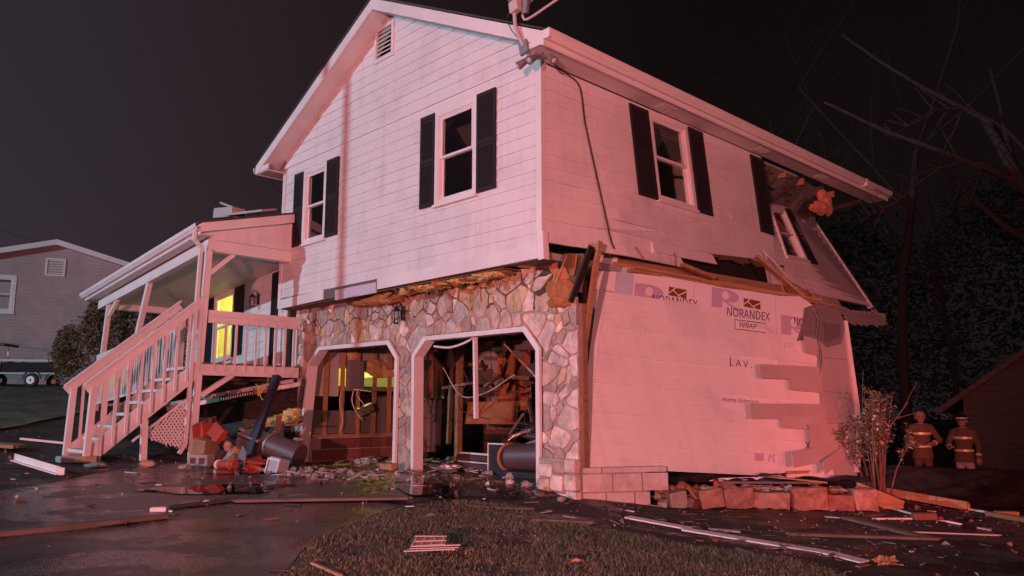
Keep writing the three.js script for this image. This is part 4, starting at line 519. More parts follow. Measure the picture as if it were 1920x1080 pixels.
{ // painted block foundation at the corner, its far run knocked down
  const f = thingH('foundation_wall', 'painted concrete block foundation at the stone corner, broken off at its far end', 'foundation', [.3, 0, -.42], Math.atan2(.88, .475) - 0);
  // local x runs outwards along the wall
  const rows = [[-.36, -.1, [[-.02, .36], [.37, .78], [.79, 1.02]]], [-.095, .15, [[-.02, .46], [.47, .9], [.91, 1.3]]], [.155, .235, [[-.02, .3], [.31, 1.28]]]];
  let i = 0; for (const [a, b, r] of rows) for (const [u0, u1] of r) mesh('block', rbox((u0 + u1) / 2, (a + b) / 2, -.1 + (i % 3) * .006, u1 - u0 - .008, b - a - .006, .2, .01), M.block[i++ % 3], f);
  mesh('mortar', bx(-.02, .98, -.36, .22, -.19, -.025), M.mortar, f);
  const c = thingH('corner_stone_pier', 'tan stone pier wrapping the foot of the house corner', 'stone pier', [.1, -.35, -.37]);
  const cs = [[-.42, .02, .3, .2], [-.1, .0, .26, .24], [.14, .02, .2, .26], [-.4, .22, .24, .2], [-.14, .26, .24, .22], [.12, .28, .22, .22], [-.36, .44, .26, .18], [-.1, .5, .22, .16], [.12, .52, .2, .18]]; cs.forEach(([x, y, w, h], k) => { const g = rbox(x + .02, y + h / 2, .04 + (k % 3) * .012, w, h, .14, .03, 0, 0, (k % 2 - .5) * .06); mesh('stone', g, M.stone[[0, 2, 1, 5, 2, 0, 2, 4, 0][k]], c); });
  mesh('mortar', bx(-.5, .22, -.05, .7, -.06, .05), M.mortar, c);
}
function roughBlock(w, h, d, seed, roll) { const g = new THREE.BoxGeometry(w, h, d, 7, 6, 4), p = g.attributes.position, r = rngOf(seed), o = [r() * 20, r() * 20]; for (let i = 0; i < p.count; i++) { const x = p.getX(i), y = p.getY(i), z = p.getZ(i), ex = Math.abs(x) / (w / 2), ey = Math.abs(y) / (h / 2), ez = Math.abs(z) / (d / 2), c = (ex > .95) + (ey > .95) + (ez > .95); const n = N32(x * 9 + o[0] + z * 5, y * 9 + o[1] + z * 7) - .5, k = 1 - (c > 1 ? .06 + .1 * Math.max(0, n) : 0); p.setXYZ(i, x * k + n * .02, y * k + n * .03, z * k + n * .035); } g.rotateZ(roll); g.translate(0, h / 2 + .02, 0); const f = g.toNonIndexed(); f.computeVertexNormals(); return flat(f); }
{ // run of footing blocks lying in front of the leaning wall
  const labels = ['first', 'second', 'third', 'fourth', 'fifth', 'sixth'];
  const cap = ['reddish footing block nearest the house corner, tilted', 'second footing block along the foot of the leaning wall', 'third footing block along the leaning wall, beside the open joint', 'fourth footing block, just past the open joint', 'fifth footing block along the leaning wall', 'cracked footing block at the far end, beside the orange board'];
  const xs = [[2.66, 2.98], [3.0, 3.4], [3.41, 3.92], [3.97, 4.44], [4.45, 4.82], [4.84, 5.14]];
  xs.forEach(([a, b], i) => { const z = -11.62 + .02 * Math.sin(i * 3), y = ground((a + b) / 2, z); const t = thing('footing_block', cap[i], 'concrete block', [(a + b) / 2, y - .03, z], -.04 + .05 * Math.sin(i * 2.1), 'footing blocks below the leaning wall'); const w = b - a; mesh('block_body', roughBlock(w + .03, .27 + .05 * Math.sin(i * 2.7), .26, i + 3, i === 0 ? .16 : (i % 2 - .5) * .05), M.clay[i % 3], t); mesh('mortar_crust', lumps([[-w * .15, .3, .02, w * .3, .02, .09], [w * .25, .29, -.02, w * .18, .025, .08]], .3, i + 9, 2), M.mortar, t); });
}
// ---------------------------------------------------------------- the lower wing with the porch: settled towards the far end
const TI = .09, dz = z => z; const wm = (u, v, d) => [u, v + TI * (u + 7.3), -.4 + d];
{
  const wing = thingH('house_wing', 'sagging single-storey white house wing behind the porch, one window lit yellow', 'house');
  const win = [-11.72, -10.6, 2.55, 4.22], slit = [-8.02, -7.86, 1.95, 3.75];
  const w = mesh('wing_front_wall', holed([[-14, 1.72], [-7.47, 1.72], [-7.47, 4.9], [-14, 4.9]], [rect(...win), rect(...slit)], -.14, -.003), M.inner, wing); warp(w.geometry, wm); triUV(w.geometry);
  siding(w, wm, { v0: 1.8, v1: 4.5, course: .18, left: () => -14, right: () => -7.48, holes: [win, slit], seed: 41, seg: .3 });
  windowUnit(wing, wm, ...win, { cas: .07 }); shutter(wing, wm, -10.58, -10.1, 2.55, 4.2); shutter(wing, wm, -12.22, -11.74, 2.55, 4.2); shutter(wing, wm, -8.7, -8.42, 1.95, 4.15); shutter(wing, wm, -7.82, -7.55, 1.9, 3.6);
  mesh('corner_trim', warp(bx(-8.36, -8.2, 1.85, 4.2, .004, .04), wm), M.trim, wing); mesh('corner_trim', warp(bx(-7.54, -7.48, 1.85, 4.4, .004, .05), wm), M.trim, wing);
  mesh('crawl_wall', warp(bx(-14, -7.47, -1.2, 1.715, -.14, -.02), wm), M.darkWood, wing);
  // the room: yellow walls, open floor towards the garage
  mesh('room_wall', [bx(-12.3, -12.2, 1.5, 4.4, -4.6, -.56), bx(-12.2, -7.5, 1.9, 4.4, -4.7, -4.6), bx(-7.49, -7.39, 2.72, 4.5, -4.6, -.56)], M.room, wing); mesh('lower_room_wall', [bx(-12.3, -12.2, -.4, 1.5, -4.6, -.56), bx(-12.2, -7.5, -.4, 1.9, -4.7, -4.6)], M.inner, wing);
  mesh('room_ceiling', bx(-12.3, -7.5, 4.15, 4.25, -4.7, -.56), M.room, wing);
  mesh('room_floor', bx(-12.2, -8.1, 1.45, 1.55, -4.6, -.56), M.oldWood, wing);
  mesh('wing_end_wall', [bx(-14, -13.9, -.6, 4.2, -4.6, -.56), bx(-14, -12.3, -.6, 4.2, -4.7, -4.6)], M.inner, wing);
  mesh('broken_fascia', [box(-10.9, 5.78, -.25, .8, .24, .35, 0, .15, -.1), box(-9.75, 5.6, -.22, 1.7, .05, .4, .25, .08, -.12), beam([-11.4, 6.15, -.25], [-10.6, 5.88, -.2], .06, .05)], M.dirtyTrim, wing); mesh('broken_strut', [beam([-11.1, 4.7, -.3], [-11.0, 5.68, -.28], .08, .08), beam([-9.4, 4.85, -.3], [-9.4, 5.54, -.28], .08, .08), beam([-10.4, 4.75, -.3], [-10.3, 5.66, -.28], .06, .08)], M.darkWood, wing);
  mesh('roof_deck', box(-10.7, 4.66, -2.6, 6.6, .06, 4.3, .1, 0, .085), M.shingle, wing);
  // couch back seen through the window
  const so = thingH('armchair', 'pale armchair seen through the lit yellow window', 'armchair', [-11.0, 1.5, -1.9]); mesh('back', rbox(0, .62, -.3, .8, .7, .2, .06, -.15), M.card, so); mesh('seat', rbox(0, .35, .05, .8, .25, .7, .06), M.card, so); for (const s of [-1, 1]) mesh('arm', rbox(s * .42, .48, .05, .16, .35, .7, .05), M.card, so);
  const cl = thingH('ceiling_lamp', 'lit globe lamp hanging in the yellow room', 'lamp', [-10.3, 4.02, -2.4]); mesh('rose', cyl([0, .0, 0], [0, .13, 0], .07, .05, 16), M.whiteP, cl);
  mesh('globe', new THREE.SphereGeometry(.13, 20, 14).translate(0, -.12, 0), new THREE.MeshStandardMaterial({ color: 0xffffff, emissive: new THREE.Color(1, .86, .25), emissiveIntensity: 3 }), cl);
  const pl = new THREE.PointLight(new THREE.Color(1, .9, .25), 36, 0, 2); pl.position.copy(H(-10.3, 3.9, -2.4)); pl.castShadow = true; pl.shadow.radius = 5; scene.add(pl);
}
{ // porch
  const pm = (u, v, d) => [u, v + TI * (u + 7.3), d]; const P = q => warp(q, pm);
  const po = thingH('front_porch', 'white roofed front porch on tall posts, sagging away from the garage', 'porch');
  const ys = u => TI * (u + 7.3);
  // deck: joists, rim, boards
  const dk = mesh('deck_frame', [P(bx(-13.6, -7.26, 1.68, 1.86, 1.68, 1.72)), P(bx(-7.3, -7.26, 1.66, 1.87, -.3, 1.68)), P(bx(-13.6, -13.56, 1.68, 1.86, -.3, 1.68))], M.trim, po);
  for (let i = 0; i < 14; i++) { const z = 1.72 - i * .147; mesh('deck_board', P(bx(-13.6, -7.25, 1.872, 1.9, z - .14, z)), M.oldWood, dk); }
  for (let i = 0; i < 9; i++) mesh('joist', P(bx(-12.9 + i * .65, -12.86 + i * .65, 1.7, 1.86, -.3, 1.67)), M.darkWood, dk);
  // posts
  const post = (a, b, w = .105) => mesh('post', beam(a, b, w, w), M.trim, po);
  post([-7.33, groundH(-7.33, 1.72) - .08, 1.79], [-7.3, 4.08, 1.7], .11); post([-13.6, .4, 1.66], [-13.0, 3.6, 1.68]); post([-11.15, 1.9, 1.72], [-10.35, 3.78, 1.7]); post([-13.5, 1.4, -.25], [-13.4, 3.6, -.25]); post([-8.38, 1.85, 1.7], [-8.36, 2.86, 1.7], .09);
  mesh('post_bracket', beam([-7.3, 1.28, 1.7], [-7.3, 1.68, 1.1], .08, .09), M.trim, po); mesh('post_bracket', beam([-7.3, 3.62, 1.66], [-7.3, 4.05, 1.2], .07, .08), M.trim, po); mesh('post_bracket', beam([-12.95, 3.25, 1.69], [-12.4, 3.6, 1.69], .07, .08), M.trim, po);
  // beam, ceiling, roof
  const be = mesh('roof_beam', [P(bx(-13.6, -7.2, 4.05, 4.27, 1.62, 1.76)), P(bx(-7.34, -7.2, 4.03, 4.25, -.36, 1.62)), P(bx(-13.6, -13.46, 4.05, 4.27, -.36, 1.62))], M.trim, po);
  mesh('porch_ceiling', P(bx(-13.46, -7.34, 4.2, 4.22, -.36, 1.62)), M.soffit, po);
  const rf = mesh('porch_roof', P(prism([[-.35, 5.02], [1.95, 4.42], [1.95, 4.52], [-.35, 5.12]].map(p => p), -13.95, -7.1).applyMatrix4(new THREE.Matrix4().set(0, 0, 1, 0, 0, 1, 0, 0, 1, 0, 0, 0, 0, 0, 0, 1))), M.soffit, po);
  mesh('shingles', P(prism([[-.38, 5.123], [2.02, 4.5], [2.02, 4.53], [-.38, 5.155]], -13.97, -7.06).applyMatrix4(new THREE.Matrix4().set(0, 0, 1, 0, 0, 1, 0, 0, 1, 0, 0, 0, 0, 0, 0, 1))), M.shingle, rf);
  mesh('fascia', P(bx(-13.95, -7.1, 4.3, 4.5, 1.952, 1.975)), M.trim, rf);
  mesh('eave_soffit', P(bx(-13.95, -7.1, 4.29, 4.31, 1.77, 1.95)), M.soffit, rf);
  const zx = new THREE.Matrix4().set(0, 0, 1, 0, 0, 1, 0, 0, 1, 0, 0, 0, 0, 0, 0, 1);
  mesh('end_panel', P(prism([[-.34, 4.27], [1.62, 4.27], [1.9, 4.36], [1.9, 4.43], [-.34, 5.01]], -7.28, -7.24).applyMatrix4(zx)), M.siding[1], rf);
  mesh('rake_board', P(prism([[-.36, 4.93], [1.97, 4.33], [1.97, 4.5], [-.36, 5.11]], -7.1, -7.07).applyMatrix4(zx)), M.trim, rf);
  // gutter and downspout
  const gp = [[0, 0], [.06, 0], [.08, .03], [.11, .06], [.12, .12], [.11, .12], [.1, .07], [.06, .012], [.008, .012], [.008, .12], [0, .12]];
  mesh('gutter', P(prism(gp.map(p => [1.977 + p[0], 4.36 + p[1]]), -14.0, -7.06).applyMatrix4(zx)), M.trim, rf);
  mesh('downspout', [beam([-7.22, 4.38, 2.02], [-7.23, 4.2, 2.03], .07, .06), beam([-7.23, 4.22, 2.02], [-7.26, 4.08, 1.86], .07, .06), beam([-7.26, 4.1, 1.87], [-7.3, .38, 1.93], .07, .06), beam([-7.3, .4, 1.93], [-7.3, .22, 2.03], .07, .06)], M.trim, po);
  // railings: along the end and along the front
  const rail = (name, a, b, n, lab) => { const ra = mesh(name, [P(bx(Math.min(a[0], b[0]) - .045, Math.max(a[0], b[0]) + .045, 2.79, 2.9, Math.min(a[1], b[1]) - .02, Math.max(a[1], b[1]) + .02)), P(bx(Math.min(a[0], b[0]) - .02, Math.max(a[0], b[0]) + .02, 2.66, 2.79, Math.min(a[1], b[1]) - .018, Math.max(a[1], b[1]) + .018))], M.trim, po); for (let i = 0; i < n; i++) { const t = (i + .6) / (n + .2), x = lerp(a[0], b[0], t), z = lerp(a[1], b[1], t); mesh('baluster', P(bx(x - .02 + (a[0] === b[0] ? .04 : 0), x + .02 + (a[0] === b[0] ? .04 : 0), 1.74, 2.7, z - .02 + (a[0] !== b[0] ? .04 : 0), z + .02 + (a[0] !== b[0] ? .04 : 0))), M.trim, ra); } return ra; };
  rail('end_railing', [-7.29, 1.62], [-7.29, -.28], 9); rail('front_railing', [-13.5, 1.7], [-8.42, 1.7], 36); rail('far_railing', [-13.55, 1.6], [-13.55, -.2], 12);
}
{ // stairs
  const st = thingH('porch_stairs', 'white wooden stairs with handrails leading up to the porch', 'stairs', [-7.85, .12, 3.55]);
  // local: z back (negative) up the flight; rise 1.72 over 1.85
  const n = 8, rise = 1.76, run = 1.85; const xa = .52, xb = -.55;
  for (const x of [xa, xb]) { const g = []; g.push(beam([x, .1, .02], [x, rise - .06, -run + .02], .045, .27)); mesh('stringer', g, M.trim, st); }
  for (let i = 0; i < n; i++) { const t = (i + 1) / (n + .3); mesh('tread', rbox(0, rise * t - .02, -run * t + .12, xa - xb - .05, .038, .27, .006), M.dirtyTrim, st); mesh('tread_nosing', bx(xb + .03, xa - .03, rise * t - .055, rise * t - .002, -run * t + .256, -run * t + .272), M.trim, st); }
  const slope = rise / run; for (const x of [xa + .05, xb - .04]) { const near = x > 0; const b0 = near ? .0 : .06;
    mesh('newel_post', beam([x + .02, -.05 + b0 * 2, .06], [x + .02, 1.3, .02], .1, .1), M.trim, st);
    const h0 = 1.24; const hr = mesh('handrail', [beam([x, h0, .14], [x, h0 + run * slope * .98, -run * .98], .045, .16), beam([x, h0 + .09, .16], [x, h0 + .09 + run * slope * .98, -run * .98], .1, .035)], M.trim, st);
    for (let i = 0; i < 9; i++) { const t = (i + .7) / 9.2; mesh('baluster', beam([x + .035, rise * t - .05, -run * t], [x + .035, h0 + run * slope * t * .98 + .02, -run * t], .045, .045), M.trim, hr); } }
  mesh('support_post', beam([xa, -.02, -.9], [xa, .72, -.88], .1, .1), M.trim, st);
  // lattice under the flight
  const la = thingH('lattice_panel', 'white diagonal lattice panel hanging under the porch stairs', 'lattice', [-7.42, .3, 2.3]); const fl = []; for (let k = -14; k < 16; k++) for (const s of [1, -1]) { const a = []; for (let q = 0; q <= 40; q++) { const z = -.55 + q * .026, y = (z * s * 1.5 + k * .1); const lo = .06 + .26 * Math.pow((z + .55) / 1.05, 1) * 1 - .1 + (z > .2 ? (z - .2) * .5 : 0), hi = 1.02 - (z + .55) * .82; if (y > lo && y < hi && z < .52) a.push([z, y]); } if (a.length > 2) fl.push(beam([s * .006, a[0][1], a[0][0]], [s * .006, a[a.length - 1][1], a[a.length - 1][0]], .008, .03)); }
  mesh('lattice_strips', fl, M.trim, la); mesh('lattice_edge', [beam([0, -.02, -.55], [0, 1.02, -.56], .02, .04), beam([0, 1.04, -.56], [0, .16, .53], .02, .04)], M.trim, la);
}
// ---------------------------------------------------------------- surroundings
function leafCloud(n, at, size, seed, flat1 = 0) { const r = rngOf(seed), P = []; const q = new THREE.Quaternion(), e = new THREE.Euler(), a = V3(), b = V3(), c = V3(), d = V3(); for (let i = 0; i < n; i++) { const p = at(r); if (!p) continue; e.set(r() * 6.28, r() * 6.28, r() * 6.28); q.setFromEuler(e); const s = size * (.6 + .8 * r()); a.set(-s * .4, 0, 0).applyQuaternion(q); b.set(0, 0, s).applyQuaternion(q); c.set(s * .4, s * .12, 0).applyQuaternion(q); d.set(0, 0, -s).applyQuaternion(q); for (const v of [a, b, c, a, c, d]) P.push(p[0] + v.x, p[1] + v.y, p[2] + v.z); } const g = new THREE.BufferGeometry(); g.setAttribute('position', new THREE.Float32BufferAttribute(P, 3)); g.computeVertexNormals(); return g; }
{ // neighbour's house
  const nm = std({ map: tex(256, (u, v) => tone([.33, .26, .25], [.46, .37, .35])(fbm(u, v)), [.3, .3]), roughness: .8 });
  const y0 = 1.3, n = thing('neighbour_house', 'grey-sided gabled house across the yard at far left', 'house', [-17.85, y0 - .65, -30.6], .45);
  const hw = 4.3, eave = 6.9 - y0, pk = 8.32 - y0 - .25, sl = (pk - eave) / hw; const outline = [[-hw, -.5], [hw, -.5], [hw, eave], [0, pk], [-hw, eave]];
  const win = [-2.75, -1.3, 4.05, 5.4];
  mesh('wall', holed(outline, [rect(...win)], -.2, -.03), nm, n); mesh('side_wall', [bx(hw - .1, hw, -.5, eave, -9, -.2), bx(-hw, -hw + .1, -.5, eave, -9, -.2), bx(-hw, hw, -.5, eave, -9.1, -9)], nm, n);
  const lap = []; for (let y = .1; y < pk - .1; y += .13) { const w = y < eave ? hw : (pk - y) / sl; const sp = (y > win[2] - .1 && y < win[3]) ? [[-w, win[0]], [win[1], w]] : [[-w, w]]; for (const s of sp) if (s[1] - s[0] > .1) lap.push(boardGeo((u, v, d) => [u, v, d - .03], s[0], s[1], s[0], s[1], y, y + .128, .016, .003)); } mesh('lap_siding', lap, nm, n);
  windowUnit(n, (u, v, d) => [u, v, d - .03], win[0] - .05, win[1] + .05, win[2] - .05, win[3] + .05, { cas: .12 });
  mesh('window_blind', bx(win[0], win[1], win[2], win[3], -.35, -.3), M.drywall, n);
  const v = mesh('gable_vent', [bx(-.34, -.28, pk - 1.25, pk - .55, -.03, .03), bx(.28, .34, pk - 1.25, pk - .55, -.03, .03), bx(-.28, .28, pk - .61, pk - .55, -.03, .03), bx(-.28, .28, pk - 1.25, pk - 1.19, -.03, .03)], M.trim, n); for (let i = 0; i < 6; i++) mesh('slat', box(0, pk - 1.14 + i * .1, .0, .56, .06, .012, -.7), M.trim, v);
  const rf = mesh('roof', prism([[-hw - .5, eave - .5 * sl], [0, pk], [hw + .5, eave - .5 * sl], [hw + .5, eave - .5 * sl + .16], [0, pk + .17], [-hw - .5, eave - .5 * sl + .16]], -9.4, .35), M.shingle, n);
  mesh('rake_board', prism([[0, pk - .06], [hw + .5, eave - .5 * sl - .06], [hw + .5, eave - .5 * sl + .14], [0, pk + .15]], .352, .39), M.trim, rf); mesh('rake_board', prism([[-hw - .5, eave - .5 * sl - .06], [0, pk - .06], [0, pk + .15], [-hw - .5, eave - .5 * sl + .14]], .352, .39), M.trim, rf);
  mesh('rake_soffit', prism([[-hw - .5, eave - .5 * sl - .05], [0, pk - .05], [hw + .5, eave - .5 * sl - .05], [hw + .5, eave - .5 * sl - .003], [0, pk - .003], [-hw - .5, eave - .5 * sl - .003]], -.02, .35), M.soffit, rf);
}
{ // evergreen bush between the houses
  const X = -10.2, Z = -21.2, y = ground(X, Z), b = thing('evergreen_bush', 'large dark evergreen bush between the porch and the neighbouring house', 'bush', [X, y, Z]);
  const lobes = [[0, 1.5, 0, 1.35, 1.5, 1.1], [-1.1, 1.1, .2, .85, 1.1, .8], [1.0, 1.35, .1, 1.1, 1.35, .9], [.3, 2.2, 0, .9, .8, .8], [1.7, 1.0, 0, .7, 1.0, .7], [-.5, 1.9, .3, .7, .8, .6], [2.6, 1.2, -.2, .9, 1.3, .7], [-.9, 2.1, 0, .35, .7, .35], [.8, 2.6, 0, .4, .7, .4], [0, 2.75, .1, .3, .6, .3], [1.5, 2.2, 0, .35, .6, .35], [-1.6, 1.3, .1, .35, .7, .4]];
  const g = leafCloud(15000, r => { const L = lobes[Math.floor(r() * lobes.length)]; const u = r() * 2 - 1, t = r() * 6.283, k = Math.pow(r(), .28) * (.86 + .22 * N16(t * 2.5 + L[0] * 3, u * 6 + 9)); const s = Math.sqrt(1 - u * u); const p = [L[0] + Math.cos(t) * s * L[3] * k, L[1] + u * L[4] * k, L[2] + Math.sin(t) * s * L[5] * k]; return p[1] < .05 ? null : p; }, .06, 15);
  mesh('foliage', g, std({ map: tex(64, (u, v) => tone([.035, .04, .018], [.12, .115, .055])(N16(u * 16, v * 16)), [1.2, 1.2]), roughness: .8, side: THREE.DoubleSide }), b);
  const br = []; const r = rngOf(2); for (let i = 0; i < 9; i++) br.push(cyl([(r() - .5) * .4, -.1, 0], [(r() - .5) * 2.6, 1.6 + r() * .6, (r() - .5)], .04, .012, 6)); mesh('stems', br, M.bark, b);
}
{ // utility trailer and small cart on the lawn
  const X = -15.6, Z = -25.5, y = ground(X, Z), t = thing('utility_trailer', 'dark low trailer with a pale top rail and one white-hubbed wheel', 'trailer', [X, y, Z], .05);
  mesh('bed', [rbox(.2, .62, 0, 2.1, .32, 1.2, .02)], M.dull, t); mesh('top_rail', [beam([-.85, .84, .62], [1.3, .83, .62], .05, .06), beam([-.85, .84, -.62], [1.3, .83, -.62], .05, .06)], M.dirtyTrim, t); mesh('lower_rail', beam([-.8, .44, .63], [1.3, .43, .63], .04, .05), M.greyMetal, t); mesh('stake', [beam([-.42, .5, .64], [-.4, .74, .64], .04, .06)], M.whiteP, t); mesh('drawbar', beam([-.85, .42, 0], [-1.7, .36, 0], .08, .08), M.greyMetal, t);
  for (const s of [1, -1]) { const w = mesh('wheel', new THREE.TorusGeometry(.16, .07, 8, 20).translate(.62, .22, s * .66), M.rubber, t); mesh('hub', cyl([.62, .22, s * .69], [.62, .22, s * .74], .14, .12, 18), M.whiteP, w); mesh('axle_cap', cyl([.62, .22, s * .74], [.62, .22, s * .765], .035, .03, 10), M.maroon, w); mesh('fender', new THREE.TorusGeometry(.27, .02, 4, 14, Math.PI).translate(.62, .25, s * .66), M.black, w); }
  const X2 = -17.15, c = thing('garden_cart', 'small covered garden tractor parked at the left edge behind the trailer', 'garden tractor', [X2, ground(X2, -25.6), -25.6], .1);
  mesh('chassis', [rbox(0, .4, 0, 1.3, .22, .8, .05), rbox(-.5, .65, 0, .5, .4, .6, .08)], M.dull, c); mesh('seat', [rbox(.25, .62, 0, .45, .12, .5, .04), rbox(.45, .88, 0, .1, .45, .5, .04, 0, 0, -.15)], M.black, c); mesh('canopy', [rbox(.25, 1.42, 0, 1.5, .08, .95, .04, 0, 0, -.12), rbox(-.2, 1.5, 0, .7, .1, .8, .04)], M.maroon, c); for (const [x, z] of [[.75, .35], [.75, -.35], [-.45, .35], [-.45, -.35]]) mesh('canopy_post', beam([x, .5, z], [x - .06, 1.4, z], .03, .03), M.whiteP, c); mesh('steering_wheel', new THREE.TorusGeometry(.15, .015, 6, 16).rotateX(1.1).translate(-.18, .95, 0), M.black, c); for (const [x, z] of [[-.5, .42], [-.5, -.42], [.5, .42], [.5, -.42]]) mesh('wheel', new THREE.TorusGeometry(.15, .075, 8, 16).translate(x, .22, z), M.rubber, c);
}
{ const wl = (a, b, lab) => { const A = V3(...a), B = V3(...b), pts = []; for (let i = 0; i <= 8; i++) { const p = A.clone().lerp(B, i / 8); p.y -= Math.sin(i / 8 * Math.PI) * .25; pts.push([p.x - A.x, p.y - A.y, p.z - A.z]); } const m = mesh('power_line', tube(pts, .013, 24, 5), M.metal); m.position.copy(A); tag(m, lab, 'cable'); }; wl([-29.45, 11.2, -42], [-20.0, 8.9, -42], 'thin overhead wire crossing the sky towards the porch'); }
function tree(name, label, X, Z, h, r0, seed, lean = [0, 0], opts = {}) {
  const y = ground(X, Z), t = thing(name, label, 'tree', [X, y, Z], 0, 'bare trees behind the house'); const r = rngOf(seed), tg = [], bg = [];
  const grow = (p, d, len, rad, depth) => { const seg = depth === 0 ? 5 : 3; let q = p.clone(), dir = d.clone(); for (let i = 0; i < seg; i++) { const n = q.clone().addScaledVector(dir, len / seg), ra = rad * (1 - .5 * i / seg), rb = rad * (1 - .5 * (i + 1) / seg); (depth === 0 ? tg : bg).push(cyl(q.toArray(), n.toArray(), ra, rb, depth < 2 ? 7 : 4)); dir.add(V3((r() - .5) * .35, (r() - .3) * .18, (r() - .5) * .35)).normalize();
      if (depth < (opts.depth || 4) && (depth > 0 || i > 1)) { const k = depth === 0 ? 2 : 1; for (let j = 0; j < k; j++) if (r() < .85) { const a = r() * 6.28, sp = .55 + r() * .5; const nd = dir.clone().multiplyScalar(Math.cos(sp)).add(V3(Math.cos(a) * Math.sin(sp), .15, Math.sin(a) * Math.sin(sp))).normalize(); grow(n, nd, len * (depth === 0 ? .55 : .62) * (.7 + .5 * r()), rb * .55, depth + 1); } }
      q = n; } };
  grow(V3(0, -.2, 0), V3(lean[0], 1, lean[1]).normalize(), h, r0, 0);
  if (opts.limbs) for (const L of opts.limbs) { const c = new THREE.CatmullRomCurve3(L.map(p => V3(p[0] - X, p[1] - y, p[2] - Z))); const N = 10; for (let i = 0; i < N; i++) { const a = c.getPoint(i / N), b = c.getPoint((i + 1) / N); bg.push(cyl(a.toArray(), b.toArray(), .035 * (1 - i / N) + .006, .035 * (1 - (i + 1) / N) + .006, 6)); if (i > 2) for (let k = 0; k < 2; k++) grow(b, V3(-.5 + (r() - .5), (r() - .35) * 1.2, (r() - .5) * .6).normalize(), 1.1 * (1.2 - i / N), .02, 3); } }
  mesh('trunk', tg, M.bark, t); mesh('crown', bg, M.bark, t); return t;
}
tree('bare_tree', 'tall bare tree behind the shed side of the house, trunk beyond the eave end', 12.75, -26, 11, .2, 5);
tree('bare_tree', 'bare tree leaning in from the right edge with long arched limbs', 12.3, -16.2, 8.5, .22, 9, [-.16, -.02], { depth: 1, limbs: [[[11.2, 4.9, -16], [10.6, 5.5, -16], [9.8, 6.1, -16], [8.9, 6.0, -16], [8.0, 5.3, -16], [7.4, 5.0, -16]], [[10.9, 6.2, -16], [10.3, 6.9, -16], [9.5, 7.3, -16], [8.8, 7.2, -16], [8.0, 6.7, -16]]] });
tree('bare_tree', 'thin bare tree rising above the far end of the roof', 8.6, -26, 9.2, .11, 21);
tree('bare_tree', 'slim bare tree between the tall tree and the shed', 16.5, -30, 8.5, .12, 31);
tree('bare_tree', 'small bare tree above the porch roof at left', -10.5, -36, 7.2, .1, 41);
{ // shed at right
  const X = 15.9, Z = -22, y = ground(X, Z) - .1, s = thing('garden_shed', 'dim red-lit outbuilding with a sloping roof at the right edge', 'shed', [X, y, Z], -.6);
  const e = 1.35 - y, p = e + 2.25; const m = std({ map: woodTex([.1, .07, .06], [.17, .125, .11], [.5, .5]), roughness: .85 }); const w = mesh('wall', [prism([[-3.1, 0], [3.1, 0], [3.1, e], [0, p], [-3.1, e]], -.12, 0), bx(-3.1, -3, 0, e, -5, -.12), bx(3, 3.1, 0, e, -5, -.12)], m, s);
  for (let i = 0; i < 20; i++) mesh('wall_board', boardGeo(fm, -3.08, 3.08, -3.08, 3.08, .05 + i * .125, .174 + i * .125, .02, .005), m, w);
  const rf = mesh('roof', prism([[-3.75, e - .45], [0, p + .05], [3.75, e - .45], [3.75, e - .3], [0, p + .22], [-3.75, e - .3]], -5.3, .35), M.shingle, s); mesh('rake_board', prism([[-3.75, e - .47], [0, p + .03], [0, p + .2], [-3.75, e - .3]], .352, .38), M.oldWood, rf); mesh('rake_board', prism([[0, p + .03], [3.75, e - .47], [3.75, e - .3], [0, p + .2]], .352, .38), M.dirtyTrim, rf); mesh('rake_soffit', prism([[-3.75, e - .49], [0, p + .01], [0, p + .04], [-3.75, e - .46]], 0, .35), M.oldWood, rf);
}
